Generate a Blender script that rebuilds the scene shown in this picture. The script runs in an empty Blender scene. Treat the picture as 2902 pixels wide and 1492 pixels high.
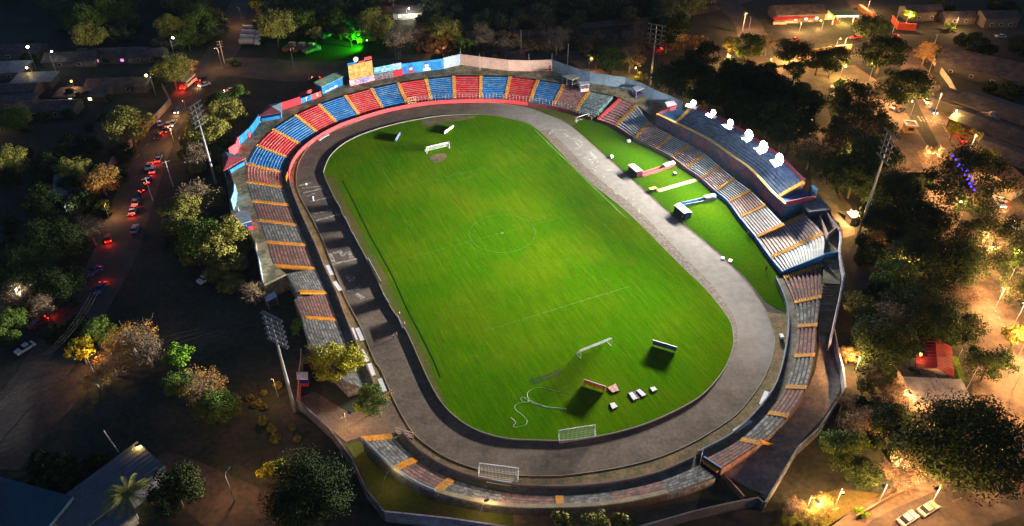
import bpy, math, random
from math import sin, cos, pi, radians, hypot
from mathutils import Vector, Matrix
random.seed(7)
SC = bpy.context.scene
COL = SC.collection

# ------------------------------------------------------------------ camera model (fitted to the pitch markings)
F_PX, TH, RO, H = 2145.1597, radians(37.14716), radians(0.392452), 120.32985
SP = 2902 / 2575.0
def at(ox, oy, z=0.0):
    """photo position (2575 px wide) -> world point on the level z"""
    X = (ox * SP - 1451) / F_PX; Y = -(oy * SP - 746) / F_PX
    c, s = cos(-RO), sin(-RO)
    u, v = c * X - s * Y, s * X + c * Y
    d = Vector((u, cos(TH) + v * sin(TH), -sin(TH) + v * cos(TH)))
    t = (z - H) / d.z
    p = Vector((0, 0, H)) + d * t
    p.z = z
    return p
def mpp(p):
    """metres per photo pixel (2575 wide) at a world point"""
    w = p.y * cos(TH) + (H - p.z) * sin(TH)
    return w * SP / F_PX

cam = bpy.data.cameras.new('camera'); co = bpy.data.objects.new('camera', cam); COL.objects.link(co)
cam.sensor_fit = 'HORIZONTAL'; cam.sensor_width = 36.0; cam.lens = F_PX / 2902 * 36.0
cam.clip_start = 1; cam.clip_end = 6000
r_, u_, f_ = Vector((1, 0, 0)), Vector((0, sin(TH), cos(TH))), Vector((0, cos(TH), -sin(TH)))
X_ = cos(RO) * r_ - sin(RO) * u_; Y_ = sin(RO) * r_ + cos(RO) * u_
m = Matrix((X_, Y_, -f_)).transposed().to_4x4(); m.translation = Vector((0, 0, H))
co.matrix_world = m
SC.camera = co

# ------------------------------------------------------------------ world: a night sky
w = bpy.data.worlds.new('World'); SC.world = w; w.use_nodes = True
nt = w.node_tree; nt.nodes.clear()
out = nt.nodes.new('ShaderNodeOutputWorld'); bg = nt.nodes.new('ShaderNodeBackground'); sky = nt.nodes.new('ShaderNodeTexSky')
sky.sky_type = 'NISHITA'; sky.sun_disc = False; sky.sun_elevation = radians(8); sky.sun_rotation = radians(120)
bg.inputs['Strength'].default_value = 0.08
tn = nt.nodes.new('ShaderNodeVectorMath'); tn.operation = 'MULTIPLY'; tn.inputs[1].default_value = (.5, .76, 1.3)
nt.links.new(sky.outputs[0], tn.inputs[0]); nt.links.new(tn.outputs[0], bg.inputs[0]); nt.links.new(bg.outputs[0], out.inputs[0])
SC.view_settings.view_transform = 'Standard'; SC.view_settings.look = 'None'
SC.view_settings.exposure = 0; SC.view_settings.gamma = 1
SC.cycles.use_denoising = True
SC.cycles.max_bounces = 5; SC.cycles.diffuse_bounces = 2; SC.cycles.glossy_bounces = 2
SC.cycles.transparent_max_bounces = 4; SC.cycles.sample_clamp_indirect = 4
SC.cycles.caustics_reflective = False; SC.cycles.caustics_refractive = False

# ------------------------------------------------------------------ materials
MATS = {}
def mat(name, col, rough=.85, var=.3, scale=.4, scale2=3.0, worn=None, wornamt=.5, metal=0.0, bump=0.0, rand=0.0, hue=None, spec=.25):
    """procedural surface: base colour broken up by two noises, optional worn patches of a second colour"""
    if name in MATS: return MATS[name]
    m = bpy.data.materials.new(name); m.use_nodes = True; t = m.node_tree; N = t.nodes; Lk = t.links
    b = N['Principled BSDF']; b.inputs['Roughness'].default_value = rough; b.inputs['Metallic'].default_value = metal
    b.inputs['Specular IOR Level'].default_value = spec
    geo = N.new('ShaderNodeNewGeometry')
    n1 = N.new('ShaderNodeTexNoise'); n1.inputs['Scale'].default_value = scale; n1.inputs['Detail'].default_value = 5
    n2 = N.new('ShaderNodeTexNoise'); n2.inputs['Scale'].default_value = scale2; n2.inputs['Detail'].default_value = 3
    Lk.new(geo.outputs['Position'], n1.inputs['Vector']); Lk.new(geo.outputs['Position'], n2.inputs['Vector'])
    add = N.new('ShaderNodeMath'); add.operation = 'ADD'; Lk.new(n1.outputs[0], add.inputs[0]); Lk.new(n2.outputs[0], add.inputs[1])
    mr = N.new('ShaderNodeMapRange'); mr.inputs['From Min'].default_value = .7; mr.inputs['From Max'].default_value = 1.3
    mr.inputs['To Min'].default_value = 1 - var; mr.inputs['To Max'].default_value = 1 + var
    Lk.new(add.outputs[0], mr.inputs['Value'])
    base = N.new('ShaderNodeRGB'); base.outputs[0].default_value = (*col, 1)
    src = base.outputs[0]
    if worn:
        n3 = N.new('ShaderNodeTexNoise'); n3.inputs['Scale'].default_value = scale * 1.7; n3.inputs['Detail'].default_value = 8; n3.inputs['Roughness'].default_value = .7
        Lk.new(geo.outputs['Position'], n3.inputs['Vector'])
        r3 = N.new('ShaderNodeMapRange'); lo = .62 - wornamt * .3
        r3.inputs['From Min'].default_value = lo - .07; r3.inputs['From Max'].default_value = lo + .07
        Lk.new(n3.outputs[0], r3.inputs['Value'])
        mx = N.new('ShaderNodeMix'); mx.data_type = 'RGBA'
        Lk.new(r3.outputs[0], mx.inputs['Factor']); Lk.new(src, mx.inputs['A']); mx.inputs['B'].default_value = (*worn, 1)
        src = mx.outputs['Result']
    sc = N.new('ShaderNodeVectorMath'); sc.operation = 'SCALE'
    Lk.new(src, sc.inputs[0])
    if rand:
        oi = N.new('ShaderNodeObjectInfo'); rr = N.new('ShaderNodeMapRange'); rr.inputs['To Min'].default_value = 1 - rand; rr.inputs['To Max'].default_value = 1 + rand
        Lk.new(oi.outputs['Random'], rr.inputs['Value']); mu = N.new('ShaderNodeMath'); mu.operation = 'MULTIPLY'
        Lk.new(rr.outputs[0], mu.inputs[0]); Lk.new(mr.outputs[0], mu.inputs[1]); Lk.new(mu.outputs[0], sc.inputs['Scale'])
    else:
        Lk.new(mr.outputs[0], sc.inputs['Scale'])
    Lk.new(sc.outputs[0], b.inputs['Base Color'])
    if bump:
        bp = N.new('ShaderNodeBump'); bp.inputs['Strength'].default_value = bump; bp.inputs['Distance'].default_value = .1
        Lk.new(n2.outputs[0], bp.inputs['Height']); Lk.new(bp.outputs[0], b.inputs['Normal'])
    MATS[name] = m
    return m
def emit(name, col, strength):
    if name in MATS: return MATS[name]
    m = bpy.data.materials.new(name); m.use_nodes = True; b = m.node_tree.nodes['Principled BSDF']
    b.inputs['Base Color'].default_value = (*col, 1); b.inputs['Emission Color'].default_value = (*col, 1); b.inputs['Emission Strength'].default_value = strength
    MATS[name] = m
    return m

DIRT = mat('dirt', (.048, .042, .032), .95, .45, .06, .9, worn=(.028, .034, .02), wornamt=.45, bump=.3)
EARTH = mat('bare_earth', (.17, .105, .06), .95, .35, .15, 1.4, worn=(.09, .085, .04), wornamt=.4, bump=.3)
ASPH = mat('asphalt', (.065, .056, .05), .9, .3, .08, 1.2, worn=(.10, .078, .06), wornamt=.35)
ROADE = mat('worn_road', (.16, .115, .08), .9, .3, .07, 1.0, worn=(.10, .075, .055), wornamt=.4)
TRACKM = mat('cinder_track', (.068, .054, .045), .95, .3, .09, 1.1, worn=(.10, .078, .062), wornamt=.4, bump=.15)
TRACKX = mat('running_track_surface', (.092, .068, .051), .95, .34, .13, 1.3, worn=(.125, .092, .068), wornamt=.42, bump=.15)
def blend_across(m, col2, b0, b1):
    # the eastern straight is paved: the surface changes gradually across the ground
    t = m.node_tree; N = t.nodes; L = t.links; bs = N['Principled BSDF']; src = bs.inputs['Base Color'].links[0].from_socket
    g = N.new('ShaderNodeNewGeometry'); d = N.new('ShaderNodeVectorMath'); d.operation = 'DOT_PRODUCT'; ps = radians(-24.1931); d.inputs[1].default_value = (cos(ps), -sin(ps), 0); L.new(g.outputs['Position'], d.inputs[0])
    n = N.new('ShaderNodeTexNoise'); n.inputs['Scale'].default_value = .12; n.inputs['Detail'].default_value = 5; L.new(g.outputs['Position'], n.inputs['Vector'])
    a = N.new('ShaderNodeMath'); a.operation = 'MULTIPLY_ADD'; a.inputs[1].default_value = 16; L.new(n.outputs[0], a.inputs[0]); L.new(d.outputs['Value'], a.inputs[2])
    o = -2.66 * cos(ps) - 172.53 * sin(ps) + 8; r = N.new('ShaderNodeMapRange'); r.interpolation_type = 'SMOOTHSTEP'; r.inputs['From Min'].default_value = o + b0; r.inputs['From Max'].default_value = o + b1; L.new(a.outputs[0], r.inputs['Value'])
    n2 = N.new('ShaderNodeTexNoise'); n2.inputs['Scale'].default_value = .5; n2.inputs['Detail'].default_value = 8; L.new(g.outputs['Position'], n2.inputs['Vector'])
    r2 = N.new('ShaderNodeMapRange'); r2.inputs['From Min'].default_value = .3; r2.inputs['From Max'].default_value = .7; r2.inputs['To Min'].default_value = .82; r2.inputs['To Max'].default_value = 1.15; L.new(n2.outputs[0], r2.inputs['Value'])
    s = N.new('ShaderNodeVectorMath'); s.operation = 'SCALE'; s.inputs[0].default_value = col2; L.new(r2.outputs[0], s.inputs['Scale'])
    x = N.new('ShaderNodeMix'); x.data_type = 'RGBA'; L.new(r.outputs[0], x.inputs['Factor']); L.new(src, x.inputs['A']); L.new(s.outputs[0], x.inputs['B']); L.new(x.outputs['Result'], bs.inputs['Base Color'])
blend_across(TRACKX, (.215, .195, .175), 20, 42)
TRACKG = mat('paved_track', (.215, .21, .205), .9, .22, .1, .8, worn=(.25, .17, .12), wornamt=.38)
CONC = mat('weedy_concrete', (.16, .145, .125), .9, .35, .2, 1.8, worn=(.10, .095, .055), wornamt=.45)
BLUE = mat('blue_paint', (.012, .11, .30), .75, .35, .3, 2.5, worn=(.09, .16, .24), wornamt=.28)
RED = mat('red_paint', (.42, .022, .03), .75, .3, .3, 2.5, worn=(.33, .10, .09), wornamt=.3)
PINKR = mat('sunfaded_red_paint', (.38, .10, .08), .8, .35, .4, 2.5, worn=(.25, .15, .12), wornamt=.5)
WRED = mat('worn_red_concrete', (.40, .175, .14), .9, .4, .5, 3, worn=(.16, .13, .11), wornamt=.5)
WGREY = mat('worn_grey_concrete', (.31, .31, .30), .9, .4, .5, 3, worn=(.13, .115, .10), wornamt=.45)
EPINK = mat('bleached_red_concrete', (.62, .45, .41), .85, .3, .6, 3, worn=(.45, .35, .31), wornamt=.5)
EBLUE = mat('bleached_blue_concrete', (.54, .60, .64), .85, .3, .6, 3, worn=(.55, .53, .47), wornamt=.5)
DRED = mat('dull_red_concrete', (.28, .09, .09), .85, .35, .5, 3, worn=(.30, .19, .18), wornamt=.5)
DTEAL = mat('dull_teal_concrete', (.07, .13, .15), .85, .35, .5, 3, worn=(.20, .24, .24), wornamt=.5)
YEL = mat('yellow_step_paint', (.62, .27, .008), .75, .3, .6, 3, worn=(.42, .22, .06), wornamt=.3)
WALLR = mat('red_wall_paint', (.62, .055, .06), .7, .25, .5, 3)
WALLP = mat('pale_pink_wall', (.34, .22, .19), .85, .25, .4, 2.5, worn=(.22, .17, .15), wornamt=.4)
WALLB = mat('blue_wall_paint', (.008, .12, .36), .7, .3, .3, 2, worn=(.02, .17, .40), wornamt=.4)
WALLL = mat('light_blue_wall', (.24, .36, .48), .8, .3, .25, 1.5, worn=(.32, .38, .42), wornamt=.5)
SALMON = mat('salmon_wall', (.62, .36, .27), .85, .2, .25, 1.5, worn=(.55, .38, .31), wornamt=.5)
WHITE = mat('white_paint', (.62, .63, .65), .6, .15, .5, 3)
LAVW = mat('whitewashed_wall', (.50, .47, .50), .85, .3, .3, 2, worn=(.36, .33, .35), wornamt=.45)
MAROON = mat('maroon_wall', (.13, .022, .04), .8, .3, .4, 2)
STEEL = mat('galvanised_steel', (.42, .43, .44), .45, .2, .6, 4, metal=.4)
DSTEEL = mat('dark_steel', (.06, .065, .07), .6, .2, .6, 4, metal=.3)
ROOFG = mat('grey_sheet_roof', (.24, .25, .27), .6, .25, .4, 3, worn=(.17, .16, .16), wornamt=.4, metal=.2)
ROOFD = mat('dark_sheet_roof', (.04, .042, .05), .7, .35, .3, 2, worn=(.10, .075, .06), wornamt=.4)
ROOFT = mat('teal_sheet_roof', (.03, .07, .10), .55, .2, .3, 2)
ROOFR = mat('red_sheet_roof', (.22, .02, .03), .6, .25, .4, 3)
ROOFB = mat('rusty_tile_roof', (.16, .075, .05), .85, .4, .5, 3)
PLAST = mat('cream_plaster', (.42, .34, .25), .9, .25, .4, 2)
GLASSD = mat('dark_glass', (.02, .025, .03), .15, .1, 1, 3, spec=.6)
RUBBER = mat('tyre_rubber', (.02, .02, .02), .9, .1, 1, 3)
BARK = mat('bark', (.11, .08, .055), .95, .4, 1.5, 6)
BARKP = mat('pale_bark', (.24, .20, .16), .95, .35, 1.5, 6)
PURPLE = mat('purple_board', (.06, .05, .12), .6, .3, .6, 2)
NET = mat('net_cord', (.8, .82, .8), .8, .1, 1, 3)
def leaf(name, c, **k): return mat(name, c, .7, .55, .5, 1.6, rand=.2, spec=.04, **k)
LF = {'wood': leaf('woodland_leaves', (.075, .095, .045)), 'dark': leaf('dark_leaves', (.026, .042, .012)), 'green': leaf('green_leaves', (.075, .115, .02)),
      'olive': leaf('olive_leaves', (.20, .185, .04)), 'yellow': leaf('yellow_green_leaves', (.28, .26, .02)),
      'bright': leaf('bright_green_leaves', (.14, .26, .02)), 'orange': leaf('orange_brown_leaves', (.27, .15, .04)),
      'brown': leaf('dry_brown_leaves', (.2, .135, .075))}

# grass of the pitch: long streaks, worn yellow-brown patches
def grass_mat(name, c1, c2, c3, streak=True):
    m = bpy.data.materials.new(name); m.use_nodes = True; t = m.node_tree; N = t.nodes; L = t.links
    b = N['Principled BSDF']; b.inputs['Roughness'].default_value = .9; b.inputs['Specular IOR Level'].default_value = 0
    g = N.new('ShaderNodeNewGeometry')
    mp = N.new('ShaderNodeMapping'); mp.inputs['Rotation'].default_value = (0, 0, radians(-24.2 if streak else 0)); 
    L.new(g.outputs['Position'], mp.inputs['Vector'])
    mp2 = N.new('ShaderNodeVectorMath'); mp2.operation = 'MULTIPLY'; mp2.inputs[1].default_value = (1.0, .09 if streak else 1, 1)
    L.new(mp.outputs[0], mp2.inputs[0])
    def noise(vec, s, d=5, r=.55):
        n = N.new('ShaderNodeTexNoise'); n.inputs['Scale'].default_value = s; n.inputs['Detail'].default_value = d; n.inputs['Roughness'].default_value = r
        L.new(vec, n.inputs['Vector']); return n.outputs[0]
    def ramp(v, a, bb):
        r = N.new('ShaderNodeMapRange'); r.inputs['From Min'].default_value = a; r.inputs['From Max'].default_value = bb; L.new(v, r.inputs['Value']); return r.outputs[0]
    def mixc(f, A, B):
        x = N.new('ShaderNodeMix'); x.data_type = 'RGBA'; L.new(f, x.inputs['Factor'])
        if isinstance(A, tuple): x.inputs['A'].default_value = (*A, 1)
        else: L.new(A, x.inputs['A'])
        x.inputs['B'].default_value = (*B, 1); return x.outputs['Result']
    P = g.outputs['Position']
    c = mixc(ramp(noise(P, .05, 4), .42, .62), c1, c2)
    c = mixc(ramp(noise(P, .035, 6, .65), .60, .82), c, c3)
    st = noise(mp2.outputs[0], 1.1, 4)
    if streak:      # thin dry blades combed along the pitch, and small dark tufts
        k1 = N.new('ShaderNodeMath'); k1.operation = 'MULTIPLY'; k1.inputs[1].default_value = .45; L.new(ramp(noise(mp2.outputs[0], 3.2, 3), .56, .72), k1.inputs[0]); c = mixc(k1.outputs[0], c, (.115, .15, .012))
        k2 = N.new('ShaderNodeMath'); k2.operation = 'MULTIPLY'; k2.inputs[1].default_value = .5; L.new(ramp(noise(P, .42, 6, .7), .56, .74), k2.inputs[0]); c = mixc(k2.outputs[0], c, (.03, .07, .004))
    fine = noise(P, 2.2, 4, .7)
    ad = N.new('ShaderNodeMath'); ad.operation = 'ADD'; L.new(st, ad.inputs[0]); L.new(fine, ad.inputs[1])
    r = N.new('ShaderNodeMapRange'); r.inputs['From Min'].default_value = .7; r.inputs['From Max'].default_value = 1.3; r.inputs['To Min'].default_value = .78; r.inputs['To Max'].default_value = 1.24
    L.new(ad.outputs[0], r.inputs['Value'])
    s = N.new('ShaderNodeVectorMath'); s.operation = 'SCALE'; L.new(c, s.inputs[0]); L.new(r.outputs[0], s.inputs['Scale'])
    L.new(s.outputs[0], b.inputs['Base Color'])
    bp = N.new('ShaderNodeBump'); bp.inputs['Strength'].default_value = .25; bp.inputs['Distance'].default_value = .08
    L.new(ad.outputs[0], bp.inputs['Height']); L.new(bp.outputs[0], b.inputs['Normal'])
    MATS[name] = m; return m
GRASS = grass_mat('pitch_grass', (.036, .110, .0), (.062, .120, .001), (.092, .105, .006))
LAWN = grass_mat('lawn_grass', (.022, .066, .001), (.032, .07, .001), (.07, .075, .01), False)
DRYG = grass_mat('dry_grass', (.07, .085, .018), (.11, .085, .03), (.15, .10, .055), False)
def paint_faded(name, col, amt):
    """worn ground paint: chips of the ground showing through (transparent where worn off)"""
    m = bpy.data.materials.new(name); m.use_nodes = True; t = m.node_tree; N = t.nodes; L = t.links
    b = N['Principled BSDF']; b.inputs['Base Color'].default_value = (*col, 1); b.inputs['Roughness'].default_value = .9
    g = N.new('ShaderNodeNewGeometry'); n = N.new('ShaderNodeTexNoise'); n.inputs['Scale'].default_value = 1.1; n.inputs['Detail'].default_value = 8; n.inputs['Roughness'].default_value = .75
    L.new(g.outputs['Position'], n.inputs['Vector']); r = N.new('ShaderNodeMapRange'); r.inputs['From Min'].default_value = .36; r.inputs['From Max'].default_value = .64; r.inputs['To Max'].default_value = amt
    L.new(n.outputs[0], r.inputs['Value']); L.new(r.outputs[0], b.inputs['Alpha']); MATS[name] = m; return m
LINEP = paint_faded('faded_line_paint', (.32, .44, .13), .17)
LINEB = paint_faded('touchline_paint', (.45, .56, .26), .5)
LETP = paint_faded('faded_track_paint', (.62, .60, .52), .7)

# ------------------------------------------------------------------ mesh helpers
class MB:
    def __init__(s): s.v = []; s.f = []; s.m = []; s.ms = []
    def mi(s, mt):
        if mt not in s.ms: s.ms.append(mt)
        return s.ms.index(mt)
    def face(s, pts, mt=None):
        i = len(s.v); s.v += [tuple(p) for p in pts]; s.f.append(list(range(i, i + len(pts)))); s.m.append(0 if mt is None else s.mi(mt))
    def prism(s, poly, z0, z1, mt=None, z1s=None):
        """poly: list of (x,y) ; vertical prism"""
        n = len(poly); i = len(s.v); k = 0 if mt is None else s.mi(mt)
        a = sum(poly[j][0] * poly[(j + 1) % n][1] - poly[(j + 1) % n][0] * poly[j][1] for j in range(n))
        if a < 0: poly = poly[::-1]; z1s = z1s[::-1] if z1s else None
        s.v += [(p[0], p[1], z0) for p in poly] + [(p[0], p[1], z1s[j] if z1s else z1) for j, p in enumerate(poly)]
        s.f.append([i + j for j in range(n)][::-1]); s.f.append([i + n + j for j in range(n)]); s.m += [k, k]
        for j in range(n):
            q = (j + 1) % n; s.f.append([i + j, i + q, i + n + q, i + n + j]); s.m.append(k)
    def box(s, c, d, rz=0.0, mt=None):
        """centre-bottom c, size d"""
        x, y, z = c; cs, sn = cos(rz), sin(rz)
        poly = [(x + cs * a * d[0] / 2 - sn * b * d[1] / 2, y + sn * a * d[0] / 2 + cs * b * d[1] / 2) for a, b in ((-1, -1), (1, -1), (1, 1), (-1, 1))]
        s.prism(poly, z, z + d[2], mt)
    def tube(s, p, q, r0, r1=None, n=6, mt=None, cap=True):
        p = Vector(p); q = Vector(q); r1 = r0 if r1 is None else r1; d = (q - p)
        if d.length < 1e-6: return
        d.normalize(); a = d.orthogonal().normalized(); b = d.cross(a); i = len(s.v); k = 0 if mt is None else s.mi(mt)
        for c, r in ((p, r0), (q, r1)):
            for j in range(n):
                t = 2 * pi * j / n; s.v.append(tuple(c + a * (r * cos(t)) + b * (r * sin(t))))
        for j in range(n):
            e = (j + 1) % n; s.f.append([i + j, i + e, i + n + e, i + n + j]); s.m.append(k)
        if cap: s.f.append([i + j for j in range(n)][::-1]); s.f.append([i + n + j for j in range(n)]); s.m += [k, k]
    def path(s, pts, r, n=5, mt=None):
        for a, b in zip(pts, pts[1:]): s.tube(a, b, r, r, n, mt)
    def wall(s, line, th, z0, z1, mt=None, side=1):
        """vertical wall along a polyline of points, thickness to one side, mitred joints; z0,z1 numbers or lists"""
        n = len(line); L2 = [Vector((p[0], p[1])) for p in line]; off = []
        for j in range(n):
            d0 = (L2[j] - L2[j - 1]).normalized() if j else (L2[1] - L2[0]).normalized()
            d1 = (L2[j + 1] - L2[j]).normalized() if j < n - 1 else d0
            t = d0 + d1; t = t.normalized() if t.length > 1e-4 else d1
            nn = Vector((-t.y, t.x)) * side; c = max(.4, nn.dot(Vector((-d1.y, d1.x)) * side)); off.append(L2[j] + nn * (th / c))
        g = lambda z, j: z[j] if isinstance(z, (list, tuple)) else z
        i = len(s.v); k = 0 if mt is None else s.mi(mt)
        for j in range(n):
            s.v += [(L2[j].x, L2[j].y, g(z0, j)), (L2[j].x, L2[j].y, g(z1, j)), (off[j].x, off[j].y, g(z1, j)), (off[j].x, off[j].y, g(z0, j))]
        for j in range(n - 1):
            a = i + 4 * j; b = a + 4
            for e in range(4): s.f.append([a + e, b + e, b + (e + 1) % 4, a + (e + 1) % 4]); s.m.append(k)
        a = i; s.f.append([a, a + 1, a + 2, a + 3]); a = i + 4 * (n - 1); s.f.append([a + 3, a + 2, a + 1, a]); s.m += [k, k]
    def sphere(s, c, r, nu=10, nv=6, mt=None, sz=1.0):
        i = len(s.v); k = 0 if mt is None else s.mi(mt)
        for a in range(nv + 1):
            for b in range(nu):
                p = pi * a / nv; t = 2 * pi * b / nu; s.v.append((c[0] + r * sin(p) * cos(t), c[1] + r * sin(p) * sin(t), c[2] + r * sz * cos(p)))
        for a in range(nv):
            for b in range(nu):
                e = (b + 1) % nu; s.f.append([i + a * nu + b, i + (a + 1) * nu + b, i + (a + 1) * nu + e, i + a * nu + e]); s.m.append(k)
    def grid(s, rows, mt=None):
        i = len(s.v); n = len(rows[0]); k = 0 if mt is None else s.mi(mt)
        for r in rows: s.v += [tuple(p) for p in r]
        for a in range(len(rows) - 1):
            for b in range(n - 1):
                s.f.append([i + a * n + b, i + a * n + b + 1, i + (a + 1) * n + b + 1, i + (a + 1) * n + b]); s.m.append(k)
    def mesh(s, name, mt=None, org=(0, 0, 0), smooth=False):
        me = bpy.data.meshes.new(name); o = Vector(org)
        me.from_pydata([(v[0] - o.x, v[1] - o.y, v[2] - o.z) for v in s.v], [], s.f)
        for q in (s.ms or [mt]): me.materials.append(q)
        me.polygons.foreach_set('material_index', s.m)
        if smooth: me.polygons.foreach_set('use_smooth', [True] * len(s.f))
        me.update(); return me

def tag(o, label=None, cat=None, group=None, kind=None):
    if label: o['label'] = label
    if cat: o['category'] = cat
    if group: o['group'] = group
    if kind: o['kind'] = kind
    return o
def thing(name, label, cat, loc=(0, 0, 0), rz=0.0, group=None):
    o = bpy.data.objects.new(name, None); o.empty_display_size = .3; COL.objects.link(o); o.location = loc; o.rotation_euler = (0, 0, rz)
    return tag(o, label, cat, group)
def part(root, name, mb, mt=None, world=False, smooth=False, label=None):
    """mesh child; world=True when mb holds world coordinates (root unrotated)"""
    r = root; org = Vector((0, 0, 0))
    if world:
        while r is not None: org += Vector(r.location); r = r.parent
    o = bpy.data.objects.new(name, mb.mesh(name, mt, org, smooth)); COL.objects.link(o); o.parent = root
    if label: o['label'] = label
    return o
def solo(name, mb, mt, label, cat, loc=None, group=None, smooth=False):
    """a thing that is one mesh; mb in world coordinates, origin moved to loc"""
    if loc is None:
        xs = [v[0] for v in mb.v]; ys = [v[1] for v in mb.v]; zs = [v[2] for v in mb.v]; loc = ((min(xs) + max(xs)) / 2, (min(ys) + max(ys)) / 2, min(zs))
    o = bpy.data.objects.new(name, mb.mesh(name, mt, loc, smooth)); COL.objects.link(o); o.location = loc
    return tag(o, label, cat, group)
def struct(name, mb, mt):
    o = bpy.data.objects.new(name, mb.mesh(name, mt)); COL.objects.link(o); o['kind'] = 'structure'; return o
def copy_tree(o, parent=None):
    c = o.copy(); COL.objects.link(c); c.parent = parent
    for ch in list(o.children): copy_tree(ch, c)
    return c
def recolor(root, pairs):
    """object-level material override for copies: pairs part-name prefix -> material"""
    for ch in root.children:
        for k, mt in pairs.items():
            if ch.name.split('.')[0] == k and ch.material_slots:
                ch.material_slots[0].link = 'OBJECT'; ch.material_slots[0].material = mt

def cat(P0, P1, P2, P3, t):
    return .5 * ((2 * P1) + (P2 - P0) * t + (2 * P0 - 5 * P1 + 4 * P2 - P3) * t * t + (3 * P1 - P0 - 3 * P2 + P3) * t * t * t)
def smooth(pts, k=6, closed=False):
    pts = [Vector(p) for p in pts]; n = len(pts); o = []
    rng = range(n if closed else n - 1)
    for j in rng:
        g = (lambda q: pts[q % n]) if closed else (lambda q: pts[max(0, min(n - 1, q))])
        for a in range(k): o.append(cat(g(j - 1), g(j), g(j + 1), g(j + 2), a / k))
    if not closed: o.append(pts[-1])
    return o
def resample(pts, n):
    d = [0]
    for a, b in zip(pts, pts[1:]): d.append(d[-1] + (b - a).length)
    o = []; j = 0
    for k in range(n):
        t = d[-1] * k / (n - 1)
        while j < len(d) - 2 and d[j + 1] < t: j += 1
        u = (t - d[j]) / max(1e-9, d[j + 1] - d[j]); o.append(pts[j].lerp(pts[j + 1], max(0, min(1, u))))
    return o
def offset(line, dist):
    """offset a polyline of Vectors sideways in the ground plane (left positive)"""
    o = []
    for j, p in enumerate(line):
        a = line[max(0, j - 1)]; b = line[min(len(line) - 1, j + 1)]; t = (b - a); t.z = 0; t.normalize()
        o.append(Vector((p.x - t.y * dist, p.y + t.x * dist, p.z)))
    return o
def px(l, z=0.0): return [at(p[0], p[1], p[2] if len(p) > 2 else z) for p in l]
def ribbon(A, B, n=60):
    a, b = resample(A, n), resample(B, n); mb = MB(); mb.grid([a, b]); return mb
def up(mb):
    """make every face look upward"""
    for i, f in enumerate(mb.f):
        p = [Vector(mb.v[k]) for k in f]
        if (p[1] - p[0]).cross(p[2] - p[0]).z < 0: mb.f[i] = f[::-1]
    return mb
# ================================================================== GROUND
g = MB(); g.face([(-600, -100, 0), (600, -100, 0), (600, 900, 0), (-600, 900, 0)]); struct('ground', g, DIRT)

INNER = [(815,444),(839,496),(881,579.5),(919,649),(950,712),(982,775),(1017,827),(1052,903),(1078,960),(1110,1015),(1150,1055),(1200,1085),(1270,1105),(1350,1110),(1430,1110),(1530,1095),(1620,1070),(1700,1035),(1760,1000),(1800,960),(1830,915),(1845,870),(1845,840),(1833,800),(1776,727.5),(1706,660),(1584,538),(1473,447),(1400,372),(1358,330),(1324,309),(1269,296),(1209,288),(1112,292),(1052,301),(1004,310.5),(953,324),(902,342),(861,364),(830,393),(815,425)]
OUTER = [(745,464.5),(755,496),(783,548),(811,604),(828.5,649),(846,695),(867,747),(905,820),(940,905),(957,931),(992,1011),(1035,1085),(1080,1125),(1130,1155),(1200,1180),(1290,1195),(1380,1198),(1450,1193),(1560,1176),(1660,1150),(1740,1115),(1800,1080),(1850,1045),(1890,1000),(1920,955),(1940,910),(1948,870),(1946,838),(1928.7,786),(1907.7,751),(1877,708.6),(1821,653),(1751.6,594),(1675,531),(1598,461),(1532,402),(1434.6,316.7),(1375,288),(1330,272),(1270,262),(1190,257),(1107,261),(1020,268),(950,285.7),(881,313.5),(828.5,334.5),(783,362),(755,400.6),(745,435)]
inner = smooth(px(INNER, .06), 5, True); outer = smooth(px(OUTER, .03), 5, True)
tk = MB(); tk.face([(p.x, p.y, .03) for p in outer]); struct('running_track', up(tk), TRACKX)
# paved eastern straight of the track
pe = [(1436,319),(1531,404),(1597,463),(1674,533),(1750,596),(1820,656),(1873,713),(1895,757),(1912,800),(1920,850),(1912,905),(1892,955),(1858,1005),(1812,1042),(1772,1052),(1768,1022),(1806,972),(1838,916),(1852,870),(1852,838),(1838,799),(1787,731),(1717,664),(1596,542),(1486,452),(1414,379),(1384,344)]
EDGEB = paint_faded('brown_track_edge', (.22, .14, .085), .6)
ei = smooth(px([(1358,330),(1400,372),(1473,447),(1584,538),(1706,660),(1776,727.5),(1833,800),(1845,845),(1844,880)], .055), 6); eo = smooth(px([(1380,326),(1422,368),(1497,442),(1606,530),(1722,648),(1790,717),(1844,795),(1855,842),(1852,880)], .055), 6)
sg = MB(); sg.grid([resample(ei, 60), resample(eo, 60)]); struct('track_edge', up(sg), EDGEB)
gr = MB(); gr.face([(p.x, p.y, .09) for p in inner]); struct('pitch', up(gr), GRASS)
# verge between the west kerb and the touchline, dry grass
vg = MB(); vi = px([(815,444),(839,496),(881,579.5),(919,649),(950,712),(982,775),(1017,827),(1052,903),(1078,960),(1108,1010)], .11)
vo = px([(845,448),(862,490),(912,588),(953,660),(985,722),(1018,790),(1045,838),(1078,905),(1097,960),(1122,1015)], .11)
vg.grid([resample(smooth(vi, 5), 50), resample(smooth(vo, 5), 50)]); struct('touchline_verge', up(vg), DRYG)
vg = MB(); vg.face([(p.x, p.y, .11) for p in smooth(px([(1060,303),(1110,294),(1160,292),(1200,293),(1170,301),(1120,309),(1085,318),(1062,314)], .11), 4, True)]); struct('bare_patch', up(vg), EARTH)
vg = MB(); vg.face([(p.x, p.y, .115) for p in smooth(px([(1082,392),(1118,386),(1122,398),(1100,410),(1084,405)], .115), 4, True)]); struct('goalmouth_wear', up(vg), EARTH)
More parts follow.
